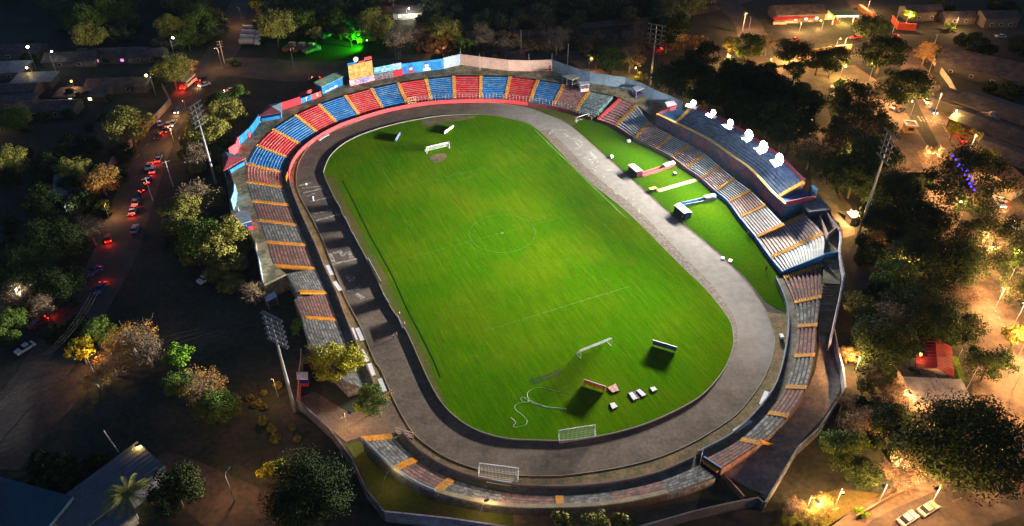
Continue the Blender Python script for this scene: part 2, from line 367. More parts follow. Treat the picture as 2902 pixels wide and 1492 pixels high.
# drain line along the west touchline
dl = MB(); dline = smooth(px([(862,455),(890,508),(930,590),(985,690),(1022,772),(1052,830),(1090,905),(1108,950)], .12), 5); dl.wall(dline, .13, .11, .13); struct('touchline_drain', dl, mat('drain_dark', (.02, .022, .015), .9))
# lawn east of the track, brown further south
LAWNP = [(1440,318),(1532,397),(1598,455),(1675,525),(1752,588),(1821,646),(1877,700),(1900,728),(1925,760),(1960,780),(1990,792),(1988,745),(1964,700),(1929,650),(1880,590),(1842,532),(1800,493),(1758,455),(1701,415),(1649,382),(1593,353),(1544,322),(1500,306),(1470,300)]
lw = MB(); lw.face([(p.x, p.y, .04) for p in px(LAWNP)]); struct('lawn', up(lw), LAWN)
lw = MB(); lw.face([(p.x, p.y, .035) for p in px([(1288,256),(1375,284),(1436,318),(1472,302),(1443,280),(1388,268)])]); struct('dry_verge', up(lw), DRYG)
VERG = mat('brown_verge', (.19, .115, .05), .95, .4, .3, 1.6, worn=(.10, .085, .03), wornamt=.4, bump=.4)
VOUT = [(722,460),(734,500),(755,540),(790,625),(821,697),(853,770),(895,875),(925,955),(968,1040),(999,1093),(1051,1130),(1122,1176),(1242,1215),(1400,1225),(1543,1215),(1662,1190),(1760,1150),(1790,1137),(1863,1087),(1921,1018),(1970,947),(1987,880),(1991,832),(1988,792)]
VIN = [(745,464.5),(755,496),(783,548),(811,604),(828.5,649),(846,695),(867,747),(905,820),(940,905),(957,931),(992,1011),(1035,1085),(1080,1125),(1130,1155),(1200,1180),(1290,1195),(1380,1198),(1450,1193),(1560,1176),(1660,1150),(1740,1115),(1800,1080),(1850,1045),(1890,1000),(1920,955),(1940,910),(1948,870),(1946,838),(1928.7,786)]
lw = MB(); lw.grid([resample(smooth(px(VOUT, .02), 5), 120), resample(smooth(px(VIN, .02), 5), 120)]); struct('verge', up(lw), VERG)
lw = MB(); lw.grid([resample(smooth(px([(722,460),(726,428),(738,394),(762,362),(804,338),(853,310),(909,291),(968,275),(1048,259),(1142,252),(1214,251),(1283,254)], .02), 5), 60), resample(smooth(px([(745,464),(747,430),(755,400.6),(783,362),(828.5,334.5),(881,313.5),(950,285.7),(1020,268),(1107,261),(1190,257),(1270,262)], .02), 5), 60)]); struct('verge', up(lw), VERG)
# inner kerb (its shadow is the dark band on the track)
kb = MB(); kl = inner + [inner[0]]
def kh(p):
    b = (p.x + 2.66) * cos(PS0) - (p.y - 172.53) * sin(PS0)
    return .36 if b < 10 else .36 - .26 * min(1, (b - 10) / 15)
PS0 = radians(-24.1931); kb.wall([(p.x, p.y) for p in kl], .22, 0, [kh(p) for p in kl])
tag(solo('track_kerb', kb, mat('kerb_concrete', (.17, .15, .13), .9, .3), 'low concrete kerb running round the inside of the running track', 'kerb', at(1290, 700, 0)))
ok = MB(); ok.wall([(p.x, p.y) for p in outer + [outer[0]]], .15, 0, .10)
solo('verge_edging', ok, mat('pale_edging', (.26, .20, .14), .9, .3), 'thin pale edging round the outside of the running track', 'edging', at(1290, 720, 0))

# pitch markings (faded paint), pitch frame: a along the length, b across
PC = Vector((-2.66137182, 172.53039619, 0)); PS = radians(-24.19311453873731); PL, PW = 103.1963366, 69.97039946
def P(a, b, z=.125): return Vector((PC.x + a * sin(PS) + b * cos(PS), PC.y + a * cos(PS) - b * sin(PS), z))
mk = MB(); lw_ = .14
def seg(a0, b0, a1, b1, wd=.14, mt=None):
    p, q = P(a0, b0), P(a1, b1); d = (q - p).normalized(); n = Vector((-d.y, d.x, 0)) * wd
    mk.face([p - n, q - n, q + n, p + n], mt)
def arc(ca, cb, r, t0, t1, n=40):
    for k in range(n):
        x, y = t0 + (t1 - t0) * k / n, t0 + (t1 - t0) * (k + 1) / n; seg(ca + r * cos(x), cb + r * sin(x), ca + r * cos(y), cb + r * sin(y), .12, LINEP)
seg(PL/2, PW/2, -8, PW/2, .2, LINEB); seg(PL/2, PW/2, PL/2, -PW/2, .13, LINEP); seg(0, -PW/2, 0, PW/2, .12, LINEP)
for s in (1, -1):
    a = s * PL / 2; b = s * (PL / 2 - 16.5); c = s * (PL / 2 - 5.5)
    if s > 0: seg(a, 20.16, b, 20.16, .13, LINEP); seg(a, -20.16, b, -20.16, .16, LINEP)
    seg(b, -20.16, b, 20.16, .15, LINEP)
    if s > 0:
        seg(a, 9.16, c, 9.16, .12, LINEP); seg(a, -9.16, c, -9.16, .12, LINEP); seg(c, -9.16, c, 9.16, .11, LINEP)
arc(0, 0, 9.15, 0, 2 * pi, 72); arc(PL / 2 - 11, 0, 9.15, radians(127), radians(233), 20)
seg(-.3, 0, .3, 0, .35, LINEB); seg(PL / 2 - 11.2, 0, PL / 2 - 10.8, 0, .25, LINEP)
struct('pitch_markings', up(mk), LINEP)
# faded letters on the track
lt = MB()
def stroke(pts, wd, z=.075):
    pts = [at(x, y, z) for x, y in pts]
    for p, q in zip(pts, pts[1:]):
        d = (q - p); 
        if d.length < .01: continue
        d.normalize(); n = Vector((-d.y, d.x, 0)) * wd; p2, q2 = p - d * wd * .6, q + d * wd * .6
        lt.face([p2 - n, q2 - n, q2 + n, p2 + n])
def zz(l): return [((1520 + x / 5.091) / SP, (350 + y / 5.091) / SP) for x, y in l]
stroke(zz([(190,160),(205,125),(260,98),(330,88),(400,98),(440,125)]), .45); stroke(zz([(400,150),(440,170),(450,200)]), .5)
stroke(zz([(520,230),(580,225),(640,255),(660,310),(620,350),(570,370)]), .6); stroke(zz([(560,260),(600,310)]), .5)
stroke(zz([(770,420),(850,490)]), .75); stroke(zz([(590,460),(680,440)]), .35); stroke(zz([(700,500),(760,490)]), .4)
stroke(zz([(740,530),(850,510)]), .4); stroke(zz([(780,580),(870,545),(900,580)]), .35); stroke(zz([(800,650),(850,690)]), .35); stroke(zz([(840,640),(930,600)]), .3)
stroke(zz([(940,770),(1010,770)]), .3); stroke(zz([(980,690),(1060,670)]), .3)
stroke(zz([(1110,940),(1160,940),(1130,1000),(1230,1040)]), .3); stroke(zz([(1260,1060),(1330,1045)]), .35); stroke(zz([(1300,1100),(1370,1085),(1400,1095)]), .35)
stroke(zz([(1370,1150),(1440,1180),(1400,1200)]), .3); stroke(zz([(1460,1240),(1520,1300)]), .4); stroke(zz([(1530,1190),(1610,1220)]), .3)
def zw(l): return [((830 + x / 3.153) / SP, (480 + y / 3.153) / SP) for x, y in l]
stroke(zw([(60,145),(150,125)]), .45); stroke(zw([(80,170),(260,150)]), .3); stroke(zw([(100,210),(300,165)]), .4); stroke(zw([(130,240),(190,215)]), .3); stroke(zw([(150,290),(340,250)]), .35)
stroke(zw([(190,400),(340,365)]), .35); stroke(zw([(210,460),(420,400)]), .4)
stroke(zw([(330,760),(360,830)]), .6); stroke(zw([(370,750),(420,735),(440,770),(500,745),(520,790)]), .5); stroke(zw([(350,850),(620,790)]), .35)
stroke(zw([(480,960),(510,1005)]), .3); stroke(zw([(520,970),(535,1005)]), .3); stroke(zw([(545,965),(550,1000)]), .3)
stroke(zw([(500,1090),(600,1060)]), .5); stroke(zw([(570,1120),(620,1150)]), .6)
struct('track_lettering', up(lt), LETP)

# ================================================================== STANDS
def build_section(mb, A0, A1, B0, B1, fr, bk, n, zf, z0=None, tm=None, rm=None, bm=None):
    """fr,bk: lists of front/back world points; n rows"""
    K = len(fr); zlow = zf if z0 is None else z0
    def pt(k, i, z): 
        p = fr[k].lerp(bk[k], i / n); return (p.x, p.y, z)
    def zi(k, i): return fr[k].z + (bk[k].z - fr[k].z) * i / n
    for i in range(n):
        mb.grid([[pt(k, i, (zi(k, i - 1) if i else zlow)) for k in range(K)], [pt(k, i, zi(k, i)) for k in range(K)]], rm)
        if bm:      # dirt and painted row shading along the back of every tread
            mb.grid([[pt(k, i, zi(k, i)) for k in range(K)], [pt(k, i + .62, zi(k, i)) for k in range(K)]], tm)
            mb.grid([[pt(k, i + .62, zi(k, i)) for k in range(K)], [pt(k, i + 1, zi(k, i)) for k in range(K)]], bm)
        else: mb.grid([[pt(k, i, zi(k, i)) for k in range(K)], [pt(k, i + 1, zi(k, i)) for k in range(K)]], tm)
    mb.grid([[pt(k, n, zi(k, n - 1)) for k in range(K)], [pt(k, n, 0) for k in range(K)]], rm)
    for k in (0, K - 1):   # closed ends
        for i in range(n):
            mb.face([pt(k, i, 0), pt(k, i + 1, 0), pt(k, i + 1, zi(k, i)), pt(k, i, zi(k, i))], rm)
def stair(mb, f, b, n, hw, cut=(0., 1.)):
    """stepped gangway between f (front) and b (back); two steps a row"""
    d = (b - f); d.z = 0; d.normalize(); s = Vector((-d.y, d.x, 0)); N = 2 * n
    for j in range(N):
        t0, t1 = j / N, (j + 1) / N
        if t0 < cut[0] - 1e-6 or t1 > cut[1] + 1e-6: continue
        r = j // 2; zr = f.z + (b.z - f.z) * r / n; rise = (b.z - f.z) / n
        z = zr + (.06 if j % 2 == 0 else rise * .5 + .06)
        p, q = f.lerp(b, t0), f.lerp(b, t1)
        mb.prism([((p - s * hw).x, (p - s * hw).y), ((q - s * hw).x, (q - s * hw).y), ((q + s * hw).x, (q + s * hw).y), ((p + s * hw).x, (p + s * hw).y)], zr - .4, z)
RISER = {'worn_red_concrete': mat('shade_grime_red_tread', (.10, .05, .042), .95, .4, .6, 3), 'worn_grey_concrete': mat('shade_grime_grey_tread', (.085, .08, .072), .95, .4, .6, 3), 'bleached_red_concrete': mat('shade_pink_riser', (.12, .075, .07), .95, .3, .6, 3), 'bleached_blue_concrete': mat('shade_blue_riser', (.07, .09, .12), .95, .3, .6, 3)}  # shade painted into bleached risers; dirt and row shading into worn tread backs
def make_stand(name, label, st, cols, wallm, walk, walltop, zf=.9, stairs=None, hw=.62, sub=6, overrides={}, cat_='grandstand', rowd=.85, nrows=None, fence=None, wallseg=None):
    """st: stations ((front px),(back px),zback[,zfront])"""
    fr = [at(s[0][0], s[0][1], s[3] if len(s) > 3 else zf) for s in st]; bk = [at(s[1][0], s[1][1], s[2]) for s in st]
    loc = sum(fr, Vector((0, 0, 0))) / len(fr); loc.z = 0
    root = thing(name, label, cat_, loc)
    fs, bs = smooth(fr, sub), smooth(bk, sub); rows = []
    for j in range(len(st) - 1):
        F, B = fs[j * sub:(j + 1) * sub + 1], bs[j * sub:(j + 1) * sub + 1]
        if j in overrides:
            o = overrides[j]; a, b = at(*o[0]), at(*o[1]); B = [a.lerp(b, k / sub) for k in range(sub + 1)]
        dep = sum((Vector((q.x, q.y)) - Vector((p.x, p.y))).length for p, q in zip(F, B)) / len(F)
        n = nrows or max(3, round(dep / rowd)); rows.append(n)
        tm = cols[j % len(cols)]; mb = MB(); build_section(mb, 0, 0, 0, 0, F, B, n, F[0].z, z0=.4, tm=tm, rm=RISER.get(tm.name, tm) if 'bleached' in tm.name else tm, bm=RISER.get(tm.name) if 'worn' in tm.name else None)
        part(root, 'seating_block', mb, cols[j % len(cols)], world=True)
    for j in range(len(st)):
        if stairs is not None and j not in stairs: continue
        n = rows[min(j, len(rows) - 1)]; mt = YEL; cut = (0., 1.)
        if isinstance(stairs, dict): mt, cut = stairs[j]
        mb = MB(); stair(mb, fr[j], bk[j], n, hw, cut); part(root, 'stairway', mb, mt, world=True)
    # walkway and front wall
    nrm = []
    for p, q in zip(fs, bs):
        d = p - q; d.z = 0; nrm.append(d.normalized())
    if walk > .3:
        A = [p + n * .0 for p, n in zip(fs, nrm)]; Bq = [p + n * walk for p, n in zip(fs, nrm)]
        mb = MB(); mb.grid([[(p.x, p.y, .45) for p in A], [(p.x, p.y, .45) for p in Bq]]); up(mb); part(root, 'walkway', mb, CONC, world=True)
    W = [p + n * (walk + .02) for p, n in zip(fs, nrm)]; c = (W[1] - W[0]).cross(nrm[0]).z
    segs = wallseg or [(0, len(W) - 1, wallm)]
    for a, b, mt in segs:
        mb = MB(); mb.wall(W[a:b + 1], .26, 0, walltop, side=1 if c > 0 else -1); part(root, 'front_wall', mb, mt, world=True)
    if fence:
        a, b, hgt = fence; mb = MB(); L = resample(W[a:b + 1], max(6, int((b - a) * 1.2)))
        for p in L: mb.tube((p.x, p.y, walltop), (p.x, p.y, walltop + hgt), .045, .045, 5)
        for dz in (.55, .98): mb.path([(p.x, p.y, walltop + hgt * dz) for p in L], .018, 4)
        part(root, 'fence', mb, STEEL, world=True)
    return root, fr, bk, fs, bs

ZT = 5.0
ST_N = [((918,978),(868,958),ZT), ((870,862),(780,862),ZT), ((846,803),(757,797),ZT), ((821.5,734.6),(745,732),ZT), ((793.6,675),(689,666.6),ZT), ((771,616),(670,607.5),ZT),
        ((748,565.6),(651,553),ZT), ((727.5,515),(633.4,504.6),ZT), ((711.7,469.8),(619.4,455.8),ZT), ((708.3,432),(619.5,411),ZT), ((724,395.4),(644,364),ZT), ((755.4,362),(684,324),ZT),
        ((798.8,332.7),(741,287.4),ZT), ((847.7,308),(800.7,261),ZT), ((903.4,289),(867,238.6),ZT), ((962.6,271.7),(933,221),ZT), ((1023.6,259.5),(1001,207),ZT), ((1084.6,250.8),(1070.6,197),ZT),
        ((1143.8,247.3),(1140.3,190),ZT), ((1208.4,245.6),(1210,190),ZT), ((1271,247.3),(1283,191.6),ZT), ((1332,254.3),(1353,200.3),ZT), ((1391.4,263),(1419,210.7),ZT), ((1447,277),(1482,228),ZT), ((1496,292.6),(1541,240.4),ZT)]
colsN = [WGREY, WGREY, WRED, WGREY, WRED, WGREY, WRED, WGREY, PINKR, BLUE, RED, BLUE, RED, BLUE, RED, BLUE, RED, BLUE, RED, BLUE, RED, BLUE, DRED, DTEAL]
stN = {j: (YEL, (0., 1.)) for j in range(5, 24)}; stN[4] = (YEL, (0., 1.)); stN[3] = (YEL, (0., .92)); stN[2] = (YEL, (.0, .9))
standN, frN, bkN, fsN, bsN = make_stand('terrace_stand', 'long curved terrace with red and blue painted blocks round the far end',
    ST_N, colsN, WALLR, 2.1, 1.35, stairs=stN, fence=(6 * 16, 6 * 24, 2.2), nrows=12,
    overrides={3: (((745,732,ZT)), ((719,688,ZT))), 2: (((757,797,ZT)), ((738,752,ZT)))},
    wallseg=[(0, 50, WALLP), (50, 126, WALLR), (126, 144, MAROON)])

ST_E = [((1503,301),(1565,243),ZT), ((1548,317),(1602,263),ZT), ((1595,346.7),(1635,306.6),ZT), ((1648.8,372.4),(1688.8,339.4),ZT), ((1690.6,395),(1732.4,362),ZT), ((1725.4,421),(1774,386.4),ZT),
        ((1763.8,447.4),(1809,416),ZT), ((1798.6,478.7),(1847,447),ZT), ((1831.7,506.6),(1887.4,477),ZT), ((1859.6,544.8),(1925.7,513.5),ZT), ((1901.4,595.4),(1971,562.3),ZT)]
PINKRAIL = mat('pink_rail_paint', (.75, .09, .10), .7, .2)
stE = {j: (YEL, (0., 1.)) for j in range(1, 11)}; stE[0] = (PINKRAIL, (0., 1.))
TERR = mat('blue_wall_shade', (.05, .16, .30), .8, .3, .4, 2)
standE, frE, bkE, fsE, bsE = make_stand('terrace_stand', 'lower terrace of bleached pink and pale blue rows below the upper deck',
    ST_E, [DRED, EBLUE, EPINK, EBLUE, EPINK, EBLUE, EPINK, EBLUE, EPINK, EBLUE], WALLP, .12, 1.15, stairs=stE,
    wallseg=[(0, 12, MAROON), (12, 32, WALLP), (32, 42, mat('mauve_wall', (.25, .15, .2), .8, .3)), (42, 60, WALLB)], nrows=11)
ZW = 6.6
ST_W = [((1901.4,595.4),(2026,538),ZW), ((1937.6,647),(2070,586.7),ZW), ((1967.8,683.4),(2071.4,641),ZW)]
standW, frW, bkW, fsW, bsW = make_stand('terrace_stand', 'deep block of bleached rows on the right above the blue side wall',
    ST_W, [EPINK, EBLUE], WALLB, .12, 1.15, stairs={0: (YEL, (.56, 1.)), 1: (YEL, (0., 1.))}, nrows=17)
mb = MB(); a, b = at(1967.8, 683.4, .9), at(2071.4, 641, ZW); L = [a.lerp(b, t) for t in (0, .5, 1)]; d = (b - a); d.z = 0; d.normalize(); o = Vector((d.y, -d.x, 0)) * .25
L = [p + o for p in L]; mb.wall(L, .3, 0, [1.5, 4.3, 7.1], side=-1); part(standW, 'side_wall', mb, WALLB, world=True)
ST_S = [((1970.6,697),(2071,663.7),5.0), ((1997.4,758.8),(2065.7,744),4.1), ((2005.5,819.3),(2056.4,815),3.2), ((1997.4,894.3),(2049.7,891.6),2.9), ((1976,971.8),(2028.6,973.7),2.7), ((1932.4,1037),(1983,1044.5),2.7), ((1863,1104.4),(1910.5,1113.5),2.6), ((1771,1156),(1809,1181),2.6)]
standS, frS, bkS, fsS, bsS = make_stand('terrace_stand', 'narrow worn terrace curving round the near right corner with yellow step rows',
    ST_S, [WRED, WGREY, WRED, WGREY, WRED, WGREY, WRED], mat('pale_blue_front_wall', (.16, .20, .26), .85, .3), 1.9, 1.2, stairs=[0, 1, 2, 3, 4, 5, 6, 7])
ST_T = [((1760,1170),(1800,1200),2.6), ((1662,1210),(1680,1240),2.5), ((1540,1236),(1544,1268),2.4), ((1406.7,1247),(1410,1277),2.3), ((1263,1238),(1262,1273),2.4), ((1135.4,1205),(1093.5,1237),2.9), ((1044.5,1154.6),(990,1179),3.4), ((986.7,1097),(909.8,1103.8),3.6)]
standT, frT, bkT, fsT, bsT = make_stand('terrace_stand', 'narrow worn terrace curving round the near left corner nearest the camera',
    ST_T, [WGREY, WRED, WGREY, WRED, WGREY, WRED, WGREY], mat('dark_mauve_wall', (.13, .10, .11), .85, .3), 1.9, 1.2, stairs=[3, 5, 6, 7], hw=.75)
# outer back wall of the near-left stand, whitewashed blue
Lb = bsT[30:]; mb = MB(); mb.wall([(p.x, p.y) for p in Lb], .25, 0, [p.z + .5 for p in Lb], side=-1); part(standT, 'back_wall', mb, WALLL, world=True)
Lb = bsT[6:31]; mb = MB(); mb.wall([(p.x, p.y) for p in Lb], .8, 0, [p.z + .1 for p in Lb], side=-1); part(standT, 'back_ledge', mb, mat('cream_ledge', (.36, .29, .18), .9, .3), world=True)
# dark end wall where the near-right stand stops
a, b = at(1767, 1154, .9), at(1812, 1184, 2.6); mb = MB(); mb.wall([a, b], .3, 0, [1.6, 3.3], side=1); part(standS, 'end_wall', mb, mat('navy_wall', (.03, .06, .12), .8, .3), world=True)
# long yellow bracket sign standing at the back of the near-right stand
# ================================================================== UPPER DECK
ZP = 8.6
PAR = smooth(px([(1650.6,287),(1702.8,311.5),(1779.4,349.8),(1842,393.4),(1887.4,426.4),(1939.7,482),(1974.5,513.5)], ZP), 6)
n_ = len(PAR)
t_ = (PAR[1] - PAR[0]); sgn = 1 if Vector((-t_.y, t_.x)).dot(Vector((1, 0))) > 0 else -1
def offp(d, z, a=0, b=None):
    l = offset(PAR, d * sgn); l = l[a:(n_ if b is None else b)]; return [Vector((p.x, p.y, z)) for p in l]
ud = thing('upper_stand', 'raised upper deck of seating with blue wall and yellow parapet under the floodlights', 'grandstand', (PAR[n_ // 2].x, PAR[n_ // 2].y, 0))
# body
mb = MB(); fr_, bk_ = offp(.3, 0), offp(10.4, 0); poly = [(p.x, p.y) for p in fr_] + [(p.x, p.y) for p in bk_[::-1]]
mb.prism(poly, 0, 7.75); part(ud, 'body', mb, TERR, world=True)
mb = MB(); mb.wall([(p.x, p.y) for p in PAR], .3, 4.2, ZP - .16, side=sgn); part(ud, 'front_wall', mb, mat('maroon_blue_wall', (.09, .06, .16), .8, .4, .12, 1, worn=(.30, .06, .09), wornamt=.3), world=True)
mb = MB(); L = offset(PAR, -.12 * sgn); mb.wall([(p.x, p.y) for p in L], .85, ZP - .16, ZP + .05, side=sgn); part(ud, 'parapet', mb, mat('parapet_yellow', (.70, .36, .04), .7, .2, .4, 2, worn=(.6, .42, .16), wornamt=.35), world=True)
i0, i1 = 5, n_ - 5
mb = MB(); F = offp(1.9, 8.0, i0, i1); B = offp(8.7, 11.4, i0, i1); build_section(mb, 0, 0, 0, 0, F, B, 8, 8.0, z0=7.75); part(ud, 'seating_block', mb, mat('deck_blue', (.035, .065, .15), .8, .3, .4, 3, worn=(.07, .10, .17), wornamt=.4), world=True)
for k in (i0, i1 - 1):
    mb = MB(); f_p, b_p = offp(1.9, 8.0)[k], offp(8.7, 11.4)[k]; stair(mb, f_p, b_p, 8, .6); part(ud, 'stairway', mb, mat('deck_yellow', (.55, .33, .06), .75, .3), world=True)
mb = MB(); L = offp(8.7, 0, i0, i1); mb.wall([(p.x, p.y) for p in L], .3, 7.75, 12.1, side=sgn); part(ud, 'back_wall', mb, MAROON, world=True)
# end bays: low blue walled landings
for (a, b) in ((0, i0), (i1 - 1, n_)):
    mb = MB(); F = offp(.6, 7.8, a, b); B = offp(9.6, 7.8, a, b); mb.grid([F, B]); up(mb); part(ud, 'landing', mb, mat('landing_blue', (.03, .13, .28), .8, .3), world=True)
L = [offp(k, 0)[-1] for k in (.3, 5, 9.8)]; mb = MB(); mb.wall([(p.x, p.y) for p in L], .25, 7.75, 9.3, side=1); part(ud, 'end_wall', mb, mat('magenta_wall', (.32, .08, .14), .8, .3), world=True)
L = [offp(9.8, 0)[-1], offp(9.9, 0)[-4]]; mb = MB(); mb.wall([(p.x, p.y) for p in L], .25, 7.75, 11.5, side=1); part(ud, 'end_wall', mb, TERR, world=True)
L = [offp(k, 0)[0] for k in (.3, 5, 9.6)]; mb = MB(); mb.wall([(p.x, p.y) for p in L], .25, 7.75, 9.0, side=-1); part(ud, 'end_wall', mb, MAROON, world=True)

# ================================================================== TERRACES (raised ground behind the stands)
def wline(l, z): return smooth(px(l, z), 4)
# west + north concourse
backW = [at(719,688,ZT), *[p.copy() for p in bsN[24:]]]
WB = [(663,712),(648,640),(646,618),(627,584),(592,560),(580,522),(577,480),(570,450),(562,420),(575,392),(604,365),(657,302),(711,277),(758,261),(811,238),(865,213),(942,203),(1009,187),(1116,173.5),(1158,163.5),(1278,178.5),(1388,178.2),(1482,209),(1570,222.5),(1641,254.4)]
WBp = px(WB, ZT)
nb = 140; A = resample(backW + [at(1602,263,ZT), at(1637,292,ZT)], nb); B = resample(WBp, nb)
mb = MB(); mb.grid([[(p.x, p.y, ZT - .02) for p in A], [(p.x, p.y, ZT - .02) for p in B]]); up(mb)
mb.wall([(p.x, p.y) for p in B], .3, 0, ZT - .02, side=1)
mb.wall([A[0], B[0]], .3, 0, ZT - .02, side=1)
struct('concourse', mb, mat('concourse_dirt', (.38, .29, .18), .95, .35, .18, 1.4, worn=(.14, .13, .07), wornamt=.45))
# east concourse
EB = [(2112,560),(2110,600),(2109,640),(2114,690),(2112,715)]
A = px([(2026,538),(2050,562),(2070,587),(2071,641),(2071,664),(2068,712)], 5.2); B = px(EB, 5.2)
mb = MB(); mb.grid([resample(A, 12), resample(B, 12)]); up(mb); struct('concourse', mb, CONC)
# broad steps going down behind the near-right stand
a0, a1, b0, b1 = at(2068,712,5.2), at(2058,836,1.0), at(2112,715,5.2), at(2097,836,1.0)
mb = MB(); NS = 16
for k in range(NS):
    t0, t1 = k / NS, (k + 1) / NS; z = 5.2 + (1.0 - 5.2) * (k + 1) / NS
    p, q, r, s = a0.lerp(a1, t0), b0.lerp(b1, t0), b0.lerp(b1, t1), a0.lerp(a1, t1)
    mb.prism([(p.x, p.y), (q.x, q.y), (r.x, r.y), (s.x, s.y)], 0, z)
solo('concourse_steps', mb, CONC, 'broad flight of weathered steps behind the near right stand going down along the white wall', 'steps')
mb = MB(); A = px([(2058,836),(2061,872),(2050,934),(2027,985),(1984,1047),(1915,1113),(1863,1156),(1812,1186)], .03); B = px([(2097,836),(2104,872),(2114,930),(2112,985),(2068,1052),(2010,1115),(1975,1190),(1925,1255)], .03)
mb.grid([resample(A, 30), resample(B, 30)]); up(mb); struct('back_path', mb, mat('pale_path', (.26, .22, .18), .9, .35, .15, 1.2, worn=(.16, .15, .14), wornamt=.5))
# south grass strip between the near stand and the outer wall
mb = MB(); A = px([(905,1110),(922,1132),(990,1186),(1052,1230),(1180,1265),(1290,1282)], .03); B = px([(870,1120),(893,1155),(925,1232),(972,1290),(1150,1312),(1290,1326)], .03)
mb.grid([resample(A, 24), resample(B, 24)]); up(mb); struct('grass_strip', mb, DRYG)
mb = MB(); mb.face(px([(1800,1200),(1925,1245),(1870,1250),(1835,1245)], .03)); up(mb); struct('grass_strip', mb, DRYG)
# south back strip, bare earth and entrance drive
mb = MB(); A = px([(1290,1284),(1410,1290),(1544,1276),(1680,1246),(1770,1215)], .03); B = px([(1290,1322),(1420,1345),(1580,1330),(1640,1312),(1750,1280)], .03)
mb.grid([resample(A, 20), resample(B, 20)]); up(mb); struct('back_path', mb, EARTH)
mb = MB(); mb.face(px([(748,1003),(790,985),(880,1040),(985,1010),(1010,1040),(1030,1080),(975,1092),(905,1100),(870,1112),(830,1078)], .035)); up(mb); struct('entrance_drive', mb, mat('drive_dirt', (.15, .10, .07), .95, .35, .15, 1.3)) 

# ================================================================== OUTER WALL of the ground (painted panels)
def panel(mb, l, h, z=ZT, th=.25, mt=None, side=1): mb.wall(px(l, z), th, z - .02, z + h, mt=mt, side=side)
nw = thing('perimeter_wall', 'tall stadium wall behind the far stand painted blue then salmon pink then pale blue', 'wall', at(1158, 163.5, ZT))
def npart(l, h, mt, name='wall_panel', z=ZT): 
    mb = MB(); panel(mb, l, h, z, .3); return part(nw, name, mb, mt, world=True)
npart([(989,193.5),(1009,187),(1116,173.5)], 4.0, mat('mural_blue', (.012, .17, .48), .7, .3, .2, 1.5, worn=(.03, .24, .55), wornamt=.4))
npart([(1116.4,173.5),(1158,163.5)], 4.3, WALLL)
npart([(1158.5,163.5),(1215,171),(1278,178.5),(1330,180),(1388,178.2)], 4.3, SALMON)
npart([(1388.5,178.2),(1440,197),(1482,209),(1530,217),(1570,222.5),(1610,238),(1641,254.4),(1680,270),(1712,285)], 4.2, mat('shaded_blue_wall', (.17, .27, .40), .8, .3, .2, 1.2, worn=(.24, .32, .40), wornamt=.5))
# painted portraits, lettering board and blocks on the mural (flat paint standing just proud of the wall)
def ptz(l): return [((960 + x / 5.296) / SP, (120 + y / 5.296) / SP) for x, y in l]
def onwall(l0, l1, u0, u1, h0, h1, proud, mt, name, z=ZT, root=None, poly=None):
    a, b = at(*l0, z), at(*l1, z); d = (b - a); n = Vector((d.y, -d.x, 0)).normalized()
    if n.y > 0: n = -n
    mb = MB()
    pts = poly or [(u0, h0), (u1, h0), (u1, h1), (u0, h1)]
    fr = [a + d * u + n * proud + Vector((0, 0, h)) for u, h in pts]; 
    mb.face(fr); mb.face([p - n * (proud * .8) for p in fr][::-1])
    for k in range(len(fr)):
        q = (k + 1) % len(fr); mb.face([fr[k], fr[k] - n * (proud * .8), fr[q] - n * (proud * .8), fr[q]])
    return part(root or nw, name, mb, mt, world=True)
m0, m1 = (1009,187), (1116,173.5)
MW = mat('mural_white', (.62, .64, .70), .8, .25, 1.2, 4); MD = mat('mural_dark', (.10, .09, .16), .8, .4, 1.2, 4)
for (u, s, body) in ((.235, .9, RED), (.60, 1.12, MW)):
    onwall(m0, m1, 0, 0, 0, 0, .06, body, 'mural_portrait', poly=[(u - .085 * s, .15), (u + .085 * s, .15), (u + .075 * s, .9 * s), (u + .035 * s, 1.25 * s), (u - .035 * s, 1.25 * s), (u - .075 * s, .9 * s)])
    onwall(m0, m1, 0, 0, 0, 0, .10, MW, 'mural_portrait', poly=[(u + .042 * s * cos(t), 2.05 * s + .85 * s * sin(t)) for t in [2 * pi * k / 12 for k in range(12)]])
    onwall(m0, m1, 0, 0, 0, 0, .14, MD, 'mural_portrait', poly=[(u - .046 * s, 2.35 * s), (u + .05 * s, 2.3 * s), (u + .04 * s, 2.95 * s), (u - .02 * s, 3.1 * s)])
onwall(m0, m1, .02, .13, .2, 2.6, .06, WALLB, 'mural_block'); onwall(m0, m1, .70, .95, .3, 3.2, .06, WALLB, 'mural_block'); onwall(m0, m1, .42, .50, .4, 2.8, .06, mat('mural_mid', (.02, .22, .55), .7, .3), 'mural_block')
onwall((1278,178.5), (1388,178.2), .69, .84, .05, 2.1, .08, WALLB, 'blue_gate_leaf'); onwall((1278,178.5), (1388,178.2), .84, .97, .05, 2.1, .08, mat('dull_red_gate', (.30, .05, .04), .8, .3), 'red_gate_leaf')
# posts on the wall
mb = MB()
for p in ((1158,136.6),(1206,150),(1330,150),(1388,148)):
    q = at(p[0], p[1], ZT + 4.2); mb.tube((q.x, q.y, ZT), (q.x, q.y, ZT + 6.5), .07, .05, 5)
part(nw, 'wall_post', mb, STEEL, world=True)

